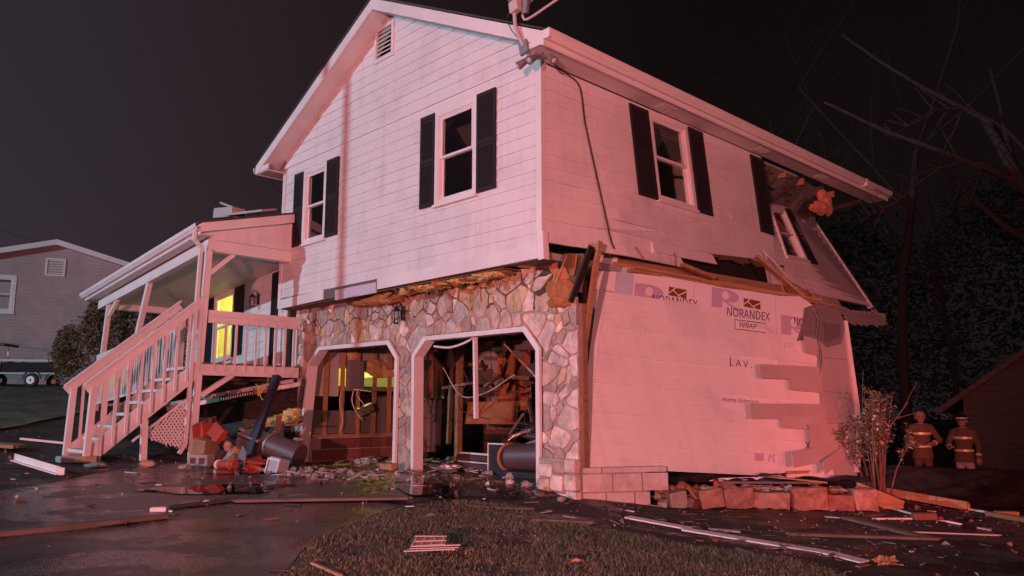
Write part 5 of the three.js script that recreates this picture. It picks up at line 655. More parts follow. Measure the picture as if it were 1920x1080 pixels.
{ // shrub at the end of the leaning wall
  const X = 5.62, Z = -12.5, y = ground(X, Z), s = thing('flowering_shrub', 'leggy shrub with pale blossoms beside the end of the leaning wall', 'shrub', [X, y, Z]); const r = rngOf(17), st = [], tips = [];
  for (let i = 0; i < 22; i++) { const a = r() * 6.28, sp = .1 + r() * .4, h = .7 + r() * .95; const p0 = [(r() - .5) * .3, -.05, (r() - .5) * .22], p1 = [p0[0] + Math.cos(a) * sp * .35, h * .45, p0[2] + Math.sin(a) * sp * .3], p2 = [p0[0] + Math.cos(a) * sp, h, p0[2] + Math.sin(a) * sp * .8]; st.push(cyl(p0, p1, .016, .011, 5), cyl(p1, p2, .011, .005, 4)); tips.push([p1, p2]); for (let k = 0; k < 4; k++) { const t = .2 + r() * .7, q = [0, 1, 2].map(j => lerp(p1[j], p2[j], t)), e = [q[0] + (r() - .5) * .3, q[1] + r() * .28, q[2] + (r() - .5) * .3]; st.push(cyl(q, e, .005, .003, 3)); tips.push([q, e]); } }
  st.push(cyl([.1, .9, 0], [.55, 1.45, 0], .012, .006, 5), cyl([.35, 1.2, 0], [.72, 1.3, .05], .007, .003, 4), cyl([.45, 1.32, 0], [.7, 1.75, 0], .006, .003, 4), cyl([-.2, 1.0, 0], [-.12, 1.95, 0], .008, .003, 4));
  mesh('stems', st, std({ color: new THREE.Color(.16, .09, .07), roughness: .85 }), s);
  const onTip = rad => rq => { const [a, b] = tips[Math.floor(rq() * tips.length)], t = .15 + .9 * rq(); return [0, 1, 2].map(j => lerp(a[j], b[j], t) + (rq() - .5) * rad); };
  mesh('leaves', leafCloud(1300, onTip(.13), .03, 3), std({ color: new THREE.Color(.07, .085, .03), roughness: .7, side: THREE.DoubleSide }), s);
  mesh('dry_leaves', leafCloud(700, onTip(.11), .026, 6), std({ color: new THREE.Color(.3, .22, .17), roughness: .8, side: THREE.DoubleSide }), s);
  const bl = []; for (let i = 0; i < 46; i++) { const p = onTip(.08)(r); bl.push(leafCloud(9, q => [p[0] + (q() - .5) * .03, p[1] + (q() - .5) * .03, p[2] + (q() - .5) * .03], .02, 100 + i)); } mesh('blossoms', bl, std({ color: new THREE.Color(.75, .68, .62), roughness: .7, side: THREE.DoubleSide }), s);
}

{ // dark wood beyond the yard on the right
  const g = leafCloud(70000, r => { const t = r(), X = lerp(6, 62, t), Z = -46 - 6 * Math.sin(t * 7) - 4 * r() + 16 * t, h = 7 + 6 * N16(t * 40, 3) + 4 * N32(t * 90, 7); const y = h * Math.pow(r(), .8); return [X, -1.2 + y, Z + (r() - .5) * 3]; }, .17, 77);
  const w = mesh('distant_woodland', g, std({ color: new THREE.Color(.013, .014, .01), roughness: 1, side: THREE.DoubleSide })); tag(w, 'dark mass of woods far behind the yard', 'woods', null, 'stuff');
}
// ---------------------------------------------------------------- people: two firefighters standing beyond the yard
function sdfMesh(bones, lo, hi, cell, k, colour) { // smooth union of tapered capsules, meshed
  const size = Math.max(hi[0] - lo[0], hi[1] - lo[1], hi[2] - lo[2]), res = Math.ceil(size / cell) + 2; const mc = new MarchingCubes(res, std(), false, false, 120000); mc.isolation = 0; const half = size / 2, c = [(lo[0] + hi[0]) / 2, (lo[1] + hi[1]) / 2, (lo[2] + hi[2]) / 2];
  const dist = (x, y, z) => { let d = 9; for (const [a, b, ra, rb, sx] of bones) { const bx_ = b[0] - a[0], by = b[1] - a[1], bz = b[2] - a[2], px = x - a[0], py = y - a[1], pz = z - a[2]; const t = clamp((px * bx_ + py * by + pz * bz) / (bx_ * bx_ + by * by + bz * bz + 1e-9)); const qx = px - bx_ * t, qy = py - by * t, qz = (pz - bz * t) * (sx || 1); const e = Math.sqrt(qx * qx + qy * qy + qz * qz) - lerp(ra, rb, t); const h = clamp(.5 + .5 * (d - e) / k); d = lerp(d, e, h) - k * h * (1 - h); } return d; };
  for (let z = 0; z < res; z++) for (let y = 0; y < res; y++) for (let x = 0; x < res; x++) { const wx = (x - res / 2) / (res / 2) * half + c[0], wy = (y - res / 2) / (res / 2) * half + c[1], wz = (z - res / 2) / (res / 2) * half + c[2]; mc.field[x + y * res + z * res * res] = -dist(wx, wy, wz); }
  mc.update(); const n = mc.count; const pos = new Float32Array(n * 3), nor = new Float32Array(n * 3), col = new Float32Array(n * 3); for (let i = 0; i < n; i++) { const p = [mc.positionArray[i * 3] * half + c[0], mc.positionArray[i * 3 + 1] * half + c[1], mc.positionArray[i * 3 + 2] * half + c[2]]; pos.set(p, i * 3); nor.set([mc.normalArray[i * 3], mc.normalArray[i * 3 + 1], mc.normalArray[i * 3 + 2]], i * 3); col.set(colour(...p), i * 3); }
  const g = new THREE.BufferGeometry(); g.setAttribute('position', new THREE.BufferAttribute(pos, 3)); g.setAttribute('normal', new THREE.BufferAttribute(nor, 3)); g.setAttribute('color', new THREE.BufferAttribute(col, 3)); g.deleteAttribute('normal'); const tri = g; tri.computeVertexNormals();
  // smooth the shading by averaging over coincident points
  const map = new Map(), nn = tri.attributes.normal; for (let i = 0; i < n; i++) { const key = pos[i * 3].toFixed(4) + pos[i * 3 + 1].toFixed(4) + pos[i * 3 + 2].toFixed(4); const e = map.get(key) || [0, 0, 0, []]; e[0] += nn.getX(i); e[1] += nn.getY(i); e[2] += nn.getZ(i); e[3].push(i); map.set(key, e); } for (const e of map.values()) { const L = Math.hypot(e[0], e[1], e[2]) || 1; for (const i of e[3]) nn.setXYZ(i, e[0] / L, e[1] / L, e[2] / L); }
  tri.setAttribute('uv', new THREE.BufferAttribute(new Float32Array(n * 2), 2)); return tri;
}
function firefighter(label, X, Z, turn, { coat, pants, arms, helmet, hair }) {
  const y = ground(X, Z), t = thing('person', label, 'person', [X, y, Z], turn, 'firefighters beyond the yard'); const skin = [.42, .25, .18], boot = [.02, .02, .02];
  const S = (s, j) => [s * j[0], j[1], j[2]]; const b = [];
  b.push([[0, .98, 0], [0, 1.2, 0], .165, .17, 1.25], [[0, 1.2, 0], [0, 1.42, 0], .17, .185, 1.35], [[-.15, 1.46, 0], [.15, 1.46, 0], .085, .085], [[0, 1.48, 0], [0, 1.58, .01], .065, .058], [[0, .9, 0], [0, 1.0, 0], .18, .17, 1.2]);
  for (const s of [-1, 1]) { b.push([[s * .095, .92, 0], [s * .11, .5, .015], .105, .075], [[s * .11, .5, .015], [s * .12, .1, -.01], .078, .06], [[s * .12, .06, -.02], [s * .135, .05, .16], .055, .045]); }
  for (const [s, el, wr] of arms) b.push([[s * .2, 1.45, 0], [s * el[0], el[1], el[2]], .075, .06], [[s * el[0], el[1], el[2]], [s * wr[0], wr[1], wr[2]], .06, .048]);
  const head = [[[0, 1.66, .02], [0, 1.74, .0], .085, .098, 1], [[0, 1.615, .045], [0, 1.66, .05], .05, .07]];
  const bodyC = (x, yy, z) => yy > 1.55 ? skin : yy < .13 ? boot : yy < .9 ? pants : coat;
  const geos = [sdfMesh(b, [-.55, 0, -.55], [.55, 1.6, .55], .022, .04, bodyC), sdfMesh([...head, [[0, 1.675, .115], [0, 1.65, .125], .012, .017], [[-.095, 1.68, .0], [-.095, 1.71, -.005], .016, .02], [[.095, 1.68, 0], [.095, 1.71, -.005], .016, .02], [[-.03, 1.612, .1], [.03, 1.612, .1], .012, .012], [[0, 1.5, 0], [0, 1.6, .01], .06, .056]], [-.16, 1.5, -.16], [.16, 1.86, .16], .008, .012, (x, yy, z) => (z > .085 && Math.abs(Math.abs(x) - .035) < .014 && Math.abs(yy - 1.705) < .009) ? [.03, .02, .02] : (yy > 1.603 && yy < 1.617 && z > .09 && Math.abs(x) < .03) ? [.3, .1, .09] : skin)];
  for (const [s, el, wr, fd] of arms) { // hands: palm, four fingers and a thumb
    const W0 = [s * wr[0], wr[1], wr[2]], f = V3(fd[0] * s, fd[1], fd[2]).normalize(), up = Math.abs(f.y) > .8 ? V3(0, 0, 1) : V3(0, 1, 0), sd = V3().crossVectors(f, up).normalize(), dn = V3().crossVectors(sd, f).normalize().multiplyScalar(-1); const at = (a, c2, d2) => [W0[0] + f.x * a + sd.x * c2 + dn.x * d2, W0[1] + f.y * a + sd.y * c2 + dn.y * d2, W0[2] + f.z * a + sd.z * c2 + dn.z * d2]; const hb = [[at(0, -.012, 0), at(.08, -.02, 0), .028, .024], [at(0, .012, 0), at(.08, .02, 0), .028, .024]];
    [[-.034, .075], [-.012, .085], [.011, .08], [.033, .062]].forEach(([o, L]) => { hb.push([at(.085, o, 0), at(.085 + L * .5, o * 1.1, .008), .0105, .01], [at(.085 + L * .5, o * 1.1, .008), at(.085 + L * .85, o * 1.1, .04), .01, .0085]); }); hb.push([at(.025, -.03, .005), at(.06, -.058, .02), .012, .0105], [at(.06, -.058, .02), at(.095, -.058, .035), .0105, .009]);
    geos.push(sdfMesh(hb, [W0[0] - .2, W0[1] - .2, W0[2] - .2], [W0[0] + .2, W0[1] + .2, W0[2] + .2], .007, .006, () => skin)); }
  mesh('body', geos, std({ vertexColors: true, roughness: .85 }), t, true);
  const band = std({ color: new THREE.Color(.85, .85, .45), roughness: .35, metalness: .1 }); const ring = (y0, rx, rz, h = .05) => { const g = new THREE.CylinderGeometry(1, 1, h, 28, 1, true); g.scale(rx, 1, rz); g.translate(0, y0, 0); return g; };
  mesh('coat_skirt', [new THREE.CylinderGeometry(.19, .225, .3, 28, 2, false).scale(1, 1, .8).translate(0, .95, 0)], std({ color: new THREE.Color(...coat), roughness: .85 }), t);
  mesh('reflective_band', ring(1.335, .208, .165), band, t); mesh('reflective_band', ring(1.06, .2, .163), band, t); for (const [s, el, wr] of arms) { const m = [0, 1, 2].map(j => lerp(el[j], wr[j], .72)), m2 = [0, 1, 2].map(j => lerp(el[j], wr[j], .9)); mesh('sleeve_band', cyl([s * m[0], m[1], m[2]], [s * m2[0], m2[1], m2[2]], .062, .058, 14), band, t); }
  if (helmet) { const h = mesh('helmet', [new THREE.SphereGeometry(.125, 20, 10, 0, 6.283, 0, 1.6).scale(1, .95, 1.12).translate(0, 1.735, -.005), new THREE.CylinderGeometry(.15, .185, .02, 24).scale(1, 1, 1.2).translate(0, 1.732, -.02)], M.black, t); mesh('helmet_band', [new THREE.CylinderGeometry(.128, .131, .03, 24, 1, true).scale(1, 1, 1.12).translate(0, 1.765, -.005)], std({ color: new THREE.Color(.7, .7, .65), roughness: .4 }), h); }
  if (hair) mesh('hair', [...lumps([[0, 1.765, -.02, .098, .08, .112], [0, 1.7, -.06, .09, .09, .065]], .06, 3, 3)], std({ color: new THREE.Color(...hair), roughness: .9 }), t);
}
firefighter('bare-headed firefighter with hands joined in front, nearer to the shrub', 9.12, -18, -.25, { coat: [.17, .11, .07], pants: [.13, .09, .06], hair: [.22, .2, .19], arms: [[-1, [.33, 1.2, .1], [.16, 1.1, .27], [-.8, .1, .6]], [1, [.34, 1.19, .08], [.17, 1.12, .25], [-.8, .1, .6]]] });
firefighter('helmeted firefighter in pale trousers, standing nearer to the shed', 10.05, -18, -.75, { coat: [.15, .1, .06], pants: [.5, .45, .36], helmet: true, arms: [[-1, [.3, 1.18, .1], [.2, 1.14, .32], [-.5, .15, .8]], [1, [.29, 1.16, -.02], [.3, .92, .12], [0, -1, .25]]] });

// ---------------------------------------------------------------- planks and strips on the ground
const planks = [
["siding_strip","long pale siding strip lying across the bare soil in front of the leaning wall","siding strip",M.siding[0],[1.392,-9.9],[2.047,-9.5],0.17,0.014,-0.19,-0.315],
["siding_strip","longest pale siding strip, running towards the lower right corner","siding strip",M.siding[1],[1.984,-9.4],[3.186,-8.2],0.17,0.014,-0.277,-0.434],
["siding_strip","short pale siding strip at the end of the long one","siding strip",M.siding[2],[3.135,-8.2],[3.37,-7.9],0.17,0.014,-0.409,-0.459],
["weathered_plank","weathered plank at the lawn edge below the stone corner","plank",M.oldWood,[0.239,-9.2],[0.898,-9.1],0.12,0.03,-0.267,-0.282],
["weathered_plank","wide weathered plank lying level on the soil right of the lawn","plank",M.oldWood,[3.296,-9.8],[5.038,-9.8],0.15,0.03,-0.351,-0.357],
["weathered_plank","weathered plank slanting away from the last footing block","plank",M.oldWood,[4.459,-11],[4.975,-9.8],0.14,0.03,-0.248,-0.357],
["metal_strip","thin white metal strip crossing over towards the shrub","metal strip",M.whiteP,[5.27,-12.2],[5.609,-11.2],0.03,0.02,-0.053,-0.229],
["metal_strip","thin white metal strip forming an upside-down V with its neighbour","metal strip",M.whiteP,[4.797,-10.9],[5.566,-11],0.03,0.02,-0.313,-0.207],
["metal_strip","short white metal strip to the right of the V-shaped pair","metal strip",M.whiteP,[5.631,-11.1],[5.905,-10.8],0.03,0.02,-0.218,-0.314],
["wood_beam","long red-lit wood beam lying behind the shrub","beam",M.lumber[0],[6.064,-13.2],[6.898,-12.4],0.1,0.12,-0.15,-0.261],
["metal_strip","pale thin strip continuing beyond the long red-lit beam","metal strip",M.whiteP,[6.956,-12.5],[7.387,-12.2],0.04,0.03,-0.247,-0.294],
["wood_beam","red-lit beam end at the right edge of the picture","beam",M.lumber[1],[6.969,-11.8],[7.266,-11.8],0.12,0.08,-0.326,-0.356],
["wood_beam","dim beam sloping out of the right edge of the picture","beam",M.lumber[2],[6.906,-11.9],[7.092,-11.3],0.1,0.06,-0.307,-0.433],
["metal_strip","pale strip along the soil below the right beam end","metal strip",M.dirtyTrim,[4.826,-10.2],[5.97,-10.1],0.03,0.015,-0.336,-0.361],
["weathered_plank","rough plank across the wet drive at the left edge of the picture","plank",M.oldWood,[-4.684,-7.3],[-3.625,-8.6],0.12,0.04,-0.079,-0.075],
["weathered_plank","dark plank on the wet drive, left of the rubble","plank",M.darkWood,[-3.824,-9.2],[-3.286,-9.8],0.1,0.03,-0.064,-0.042],
["weathered_plank","long wet board lying across the drive before the garages","plank",M.oldWood,[-3.278,-9.7],[-1.279,-10],0.2,0.03,-0.043,-0.038],
["gutter_length","white length of gutter lying tilted on the ground at far left","gutter",M.trim,[-7.545,-12.3],[-6.33,-11.4],0.12,0.1,0.38,0.053],
["metal_rod","thin brown rod beside the tilted white gutter","rod",M.lumber[2],[-7.614,-12.6],[-6.422,-11.6],0.02,0.02,0.38,0.081],
["weathered_plank","pinkish rounded board at the left edge beyond the gutter","plank",M.lumber[0],[-9.577,-14.5],[-8.88,-14.6],0.5,0.06,0.603,0.686],
["metal_strip","pale strip lying in the dark yard at far left","metal strip",M.trim,[-9.419,-15.5],[-8.572,-15.6],0.06,0.04,0.797,0.806],
["weathered_plank","dark thin board lying on the driveway right of the middle","plank",M.oldWood,[-0.194,-9.9],[0.261,-10],0.14,0.02,-0.04,-0.013],
["weathered_plank","small pale-edged board by the lawn tip","plank",M.oldWood,[-0.543,-9.9],[-0.291,-9.9],0.1,0.02,-0.04,-0.034],
["siding_strip","scrap of pale siding lying on the soil below the footing blocks","siding strip",M.siding[1],[2.381,-9.9],[2.728,-9.9],0.14,0.012,-0.278,-0.29],
["curved_trim","pale trim stick lying on the grass at the bottom edge","trim",M.lumber[0],[-1.547,-6.4],[-1.235,-6],0.025,0.02,-0.155,-0.178],
["broken_stick","thin stick lying on the lawn","stick",M.lumber[2],[-0.365,-8.4],[-0.22,-8.9],0.014,0.014,-0.208,-0.186]

];
for (const [n, l, c, m, a, b, w, h, ya, yb] of planks) {
  const mx = (a[0] + b[0]) / 2, mz = (a[1] + b[1]) / 2, [hx, hz] = toH(mx, mz), onDrive = hx < .2 && hz > 0 ? .035 : 0; const L = Math.hypot(b[0] - a[0], b[1] - a[1]), g0 = ground(a[0], a[1]) + onDrive, g1 = ground(b[0], b[1]) + onDrive, gm = Math.max(ground(mx, mz) + onDrive, (g0 + g1) / 2);
  const t = new THREE.Group(); t.name = numbered(n); t.position.set(mx, gm, mz); scene.add(t); tag(t, l, c);
  const A = [a[0] - mx, Math.max(g0, gm - .06) - gm + h / 2 + .006, a[1] - mz], B = [b[0] - mx, Math.max(g1, gm - .06) - gm + h / 2 + .006, b[1] - mz];
  if (n === 'gutter_length') { mesh('trough', [beam(A.map((v, i) => i === 1 ? v + .05 : v), B, .12, .014), beam(A.map((v, i) => i === 1 ? v + .1 : v), B.map((v, i) => i === 1 ? v + .05 : v), .014, .1)], m, t); mesh('end_cap', box(B[0], B[1] + .04, B[2], .12, .1, .02), m, t); }
  else { const d = [(B[0] - A[0]), (B[2] - A[2])], k = .94; mesh('board', beam(A, B, w, h), m, t); mesh('splintered_end', [beam([B[0] * .97, B[1] + .001, B[2] * .97], [B[0] + d[0] * .03, B[1] + .002, B[2] + d[1] * .03], w * .45, h * .6), beam([A[0] * .98, A[1] + .001, A[2] * .98], [A[0] - d[0] * .02, A[1] + .002, A[2] - d[1] * .02], w * .35, h * .6)], m, t); }
}
{ // things on the drive and soil
  const at = (X, Z, dy = 0) => [X, ground(X, Z) + dy, Z];
  let t = thing('orange_board', 'broad orange-lit board propped at the end of the footing blocks', 'board', at(5.32, -11.75)); mesh('panel', prism([[-.3, .38], [-.28, .22], [.02, -.02], [.26, -.03], [.33, .1]], -.02, .02).applyMatrix4(new THREE.Matrix4().makeRotationX(-.35)), M.lumber[0], t); mesh('batten', beam([-.28, .2, -.06], [.3, .0, -.02], .04, .03), M.lumber[1], t);
  t = thing('broken_brick', 'rounded red brick lump below the V-shaped metal strips', 'brick', at(5.5, -10.95)); mesh('lump', [rbox(0, .05, 0, .32, .1, .14, .035)], M.brick[2], t); mesh('chip', rbox(.2, .03, .02, .08, .05, .07, .02, 0, .4), M.brick[0], t);
  t = thing('floor_register', 'beige slotted floor grille lying bent on the lawn', 'grille', at(-.68, -6.9, .045), .1); const gr = []; for (let i = 0; i < 10; i++) gr.push(beam([-.2 + i * .043, .01, .09], [-.2 + i * .043 + .05, .01, -.06], .012, .008)); gr.push(beam([-.22, .01, .1], [.2, .02, .1], .014, .01), beam([-.15, .02, -.07], [.25, .025, -.07], .014, .01), beam([-.18, .015, .02], [.23, .02, .02], .012, .008)); mesh('slots', gr, M.primer, t); mesh('back_leaf', [...[0, 1, 2, 3].map(i => beam([-.16 + i * .08, .02, -.08], [-.12 + i * .08, .07, -.24], .01, .01)), beam([-.17, .02, -.08], [.12, .03, -.08], .012, .01), beam([-.14, .075, -.25], [.14, .07, -.25], .012, .01), beam([-.15, .045, -.16], [.13, .05, -.16], .01, .01)], M.primer, t); mesh('torn_mesh', box(0, .035, -.16, .26, .003, .16, .3, 0, .02), M.card, t);
  t = thing('foam_chunk', 'white foam block lying on the wet drive', 'foam block', at(-3.88, -9.0, .035)); mesh('foam', rbox(0, .025, 0, .17, .05, .1, .012, 0, .2), M.whiteP, t); mesh('foam_crumb', rbox(.15, .01, .04, .04, .02, .03, .006), M.whiteP, t);
  t = thing('stone_slab', 'flat grey stone at the foot of the near stair post', 'stone', at(-6.75, -13.2)); mesh('slab', lumps([[0, .03, 0, .19, .05, .12]], .15, 5, 2), M.blockRaw[0], t);
  t = thing('step_slab', 'pale low concrete step under the bottom stair', 'step', at(-7.35, -13.75)); mesh('slab', rbox(0, .05, 0, .62, .1, .4, .02, 0, .7), M.block[1], t); mesh('wood_edge', rbox(.28, .06, .28, .35, .1, .08, .01, 0, .2), M.lumber[1], t);
  t = thing('garage_sill_chunk', 'splintered yellowish wood block between the two garage openings', 'wood block', at(H(-3.55, 0, .02).x, H(-3.55, 0, .02).z, .03)); mesh('block', rbox(0, .06, 0, .34, .12, .16, .02, .1, -A0, .1), M.lumber[0], t); mesh('splinter', beam([-.1, .1, .02], [.16, .05, .14], .05, .03), M.lumber[2], t);
  const rub = (label, pts, seed) => { const r = rngOf(seed); pts.forEach(([x, z, s], i) => { const p = H(x, 0, z); const u = thing('rubble_lump', label[i], 'rubble', [p.x, groundH(x, z) + .03, p.z], r() * 6, 'rubble lumps'); mesh('lump', lumps([[0, s * .4, 0, s, s * .5, s * .8]], .25, seed + i, 1), [M.blockRaw[0], M.stone[2], M.blockRaw[1], M.stone[5]][i % 4], u); }); };
  rub(['orange-tinted broken stone at the foot of the corner pier', 'pale rubble lump beside the right door jamb', 'small grey lump on the soil under the corner', 'rubble lump under the far stair post', 'dark stone on the drive below the porch post', 'small stone between the plank and the puddle', 'pale lump on the drive in front of the left garage'], [[-.28, .05, .1], [-.5, .15, .07], [.55, .25, .07], [-6.1, 3.0, .13], [-5.6, 2.6, .1], [-1.7, 3.9, .06], [-4.7, .9, .06]], 60);
  t = thing('rubble_pile', 'low heap of wet rubble along the far edge of the drive', 'rubble', [H(-4.6, 0, 1.2).x, groundH(-4.6, 1.2) + .02, H(-4.6, 0, 1.2).z]); const rp = [], r = rngOf(8); for (let i = 0; i < 90; i++) { const a = rr2(r, -1.6, 1.9), b = (r() - .5) * 1.1; rp.push(...lumps([[a, .02, b + .3 * a * .2, .03 + r() * .07, .02 + r() * .035, .03 + r() * .05]], .3, i, 1)); } mesh('crumbs', rp, M.blockRaw[1], t).userData.kind = 'stuff'; t.rotation.y = -A0; const ws = []; for (let i = 0; i < 26; i++) ws.push(box(rr2(r, -1.8, 2.2), .04, rr2(r, -.5, .6), .05 + r() * .2, .01, .02 + r() * .05, 0, r() * 6, r() * .2)); mesh('splinters', ws, M.dirtyTrim, t).userData.kind = 'stuff';
  t = thing('dry_leaf_clump', 'small orange clump of dry leaves at the end of the pale strip', 'leaves', at(3.55, -7.85)); mesh('leaves', leafCloud(60, q => [(q() - .5) * .18, .02 + q() * .06, (q() - .5) * .14], .035, 9), std({ color: new THREE.Color(.42, .22, .12), roughness: .8, side: THREE.DoubleSide }), t);
  t = thing('dry_leaf', 'single curled orange leaf on the lawn', 'leaf', at(.52, -6.7, .04)); const lg = leafCloud(3, q => [(q() - .5) * .03, .01, (q() - .5) * .03], .045, 4); mesh('blade', lg, std({ color: new THREE.Color(.5, .28, .12), roughness: .8, side: THREE.DoubleSide }), t);
}
{ // heap behind the footing blocks
  const L = (a, b, w, h, m, n, lab, cat) => { const mid = a.map((v, i) => (v + b[i]) / 2), t = thing(n, lab, cat, mid); mesh('board', beam(a.map((v, i) => v - mid[i]), b.map((v, i) => v - mid[i]), w, h), m, t); return t; };
  L([2.55, -.08, -11.75], [2.72, -.35, -11.6], .09, .03, M.lumber[0], 'broken_lath', 'yellow lath leaning on the first footing block', 'lath');
  L([3.0, -.02, -11.8], [4.5, -.03, -11.85], .06, .03, M.oldWood, 'weathered_plank', 'thin plank lying along the top of the footing blocks', 'plank');
  L([3.7, .06, -11.9], [4.55, -.02, -11.8], .14, .02, M.lumber[1], 'wood_shard', 'pointed wood shard resting above the middle footing blocks', 'shard');
  L([2.9, .0, -12.0], [4.2, .03, -12.1], .04, .04, M.whiteP, 'plastic_pipe', 'pale pipe lying under the leaning wall', 'pipe');
  let t = thing('blue_tarp', 'dark blue crumpled cloth squeezed under the leaning wall', 'cloth', [3.45, -.08, -12.0]); const c = crumple(1.1, .35, 16, .1, 5); c.translate(0, -.02, 0); mesh('fold', c, M.blue, t); const c2 = crumple(.5, .3, 10, .1, 7); c2.translate(.35, .04, .03); mesh('fold', c2, M.navy, t);
  t = thing('dark_cloth', 'black crumpled cloth under the far end of the leaning wall', 'cloth', [4.75, -.12, -12.05]); const c3 = crumple(1.0, .5, 16, .14, 11); mesh('fold', c3, M.black, t);
  t = thing('red_lantern', 'small red container wedged behind the footing blocks', 'container', [2.98, -.12, -11.9]); mesh('body', rbox(0, .06, 0, .09, .12, .09, .02), M.red, t); mesh('cap', cyl([0, .12, 0], [0, .15, 0], .03, .025, 12), M.black, t);
  t = thing('masonry_rubble', 'broken reddish masonry heaped in the gap under the leaning wall', 'rubble', [3.7, -.4, -11.95]); { const q = rngOf(44), a = [], b = []; for (let i = 0; i < 70; i++) (i % 3 ? a : b).push(...lumps([[rr2(q, -1.6, 1.4), .05 + q() * .26, rr2(q, -.25, .2), .05 + q() * .1, .03 + q() * .06, .05 + q() * .08]], .3, 300 + i, 1)); mesh('brick_pieces', a, M.clay[0], t).userData.kind = 'stuff'; mesh('mortar_pieces', b, M.mortar, t).userData.kind = 'stuff'; }
  t = thing('broken_block', 'cracked painted block lying between the foundation and the footing blocks', 'concrete block', [2.32, ground(2.32, -11.55) - .02, -11.55], .3); mesh('half', rbox(0, .12, 0, .26, .24, .2, .02, .1, 0, .14), M.blockRaw[0], t); mesh('half', rbox(.2, .07, .08, .16, .14, .16, .02, .2, .4, -.3), M.brick[1], t); mesh('half', rbox(-.24, .06, .05, .14, .12, .14, .02, .2, 1, .2), M.blockRaw[1], t);
}
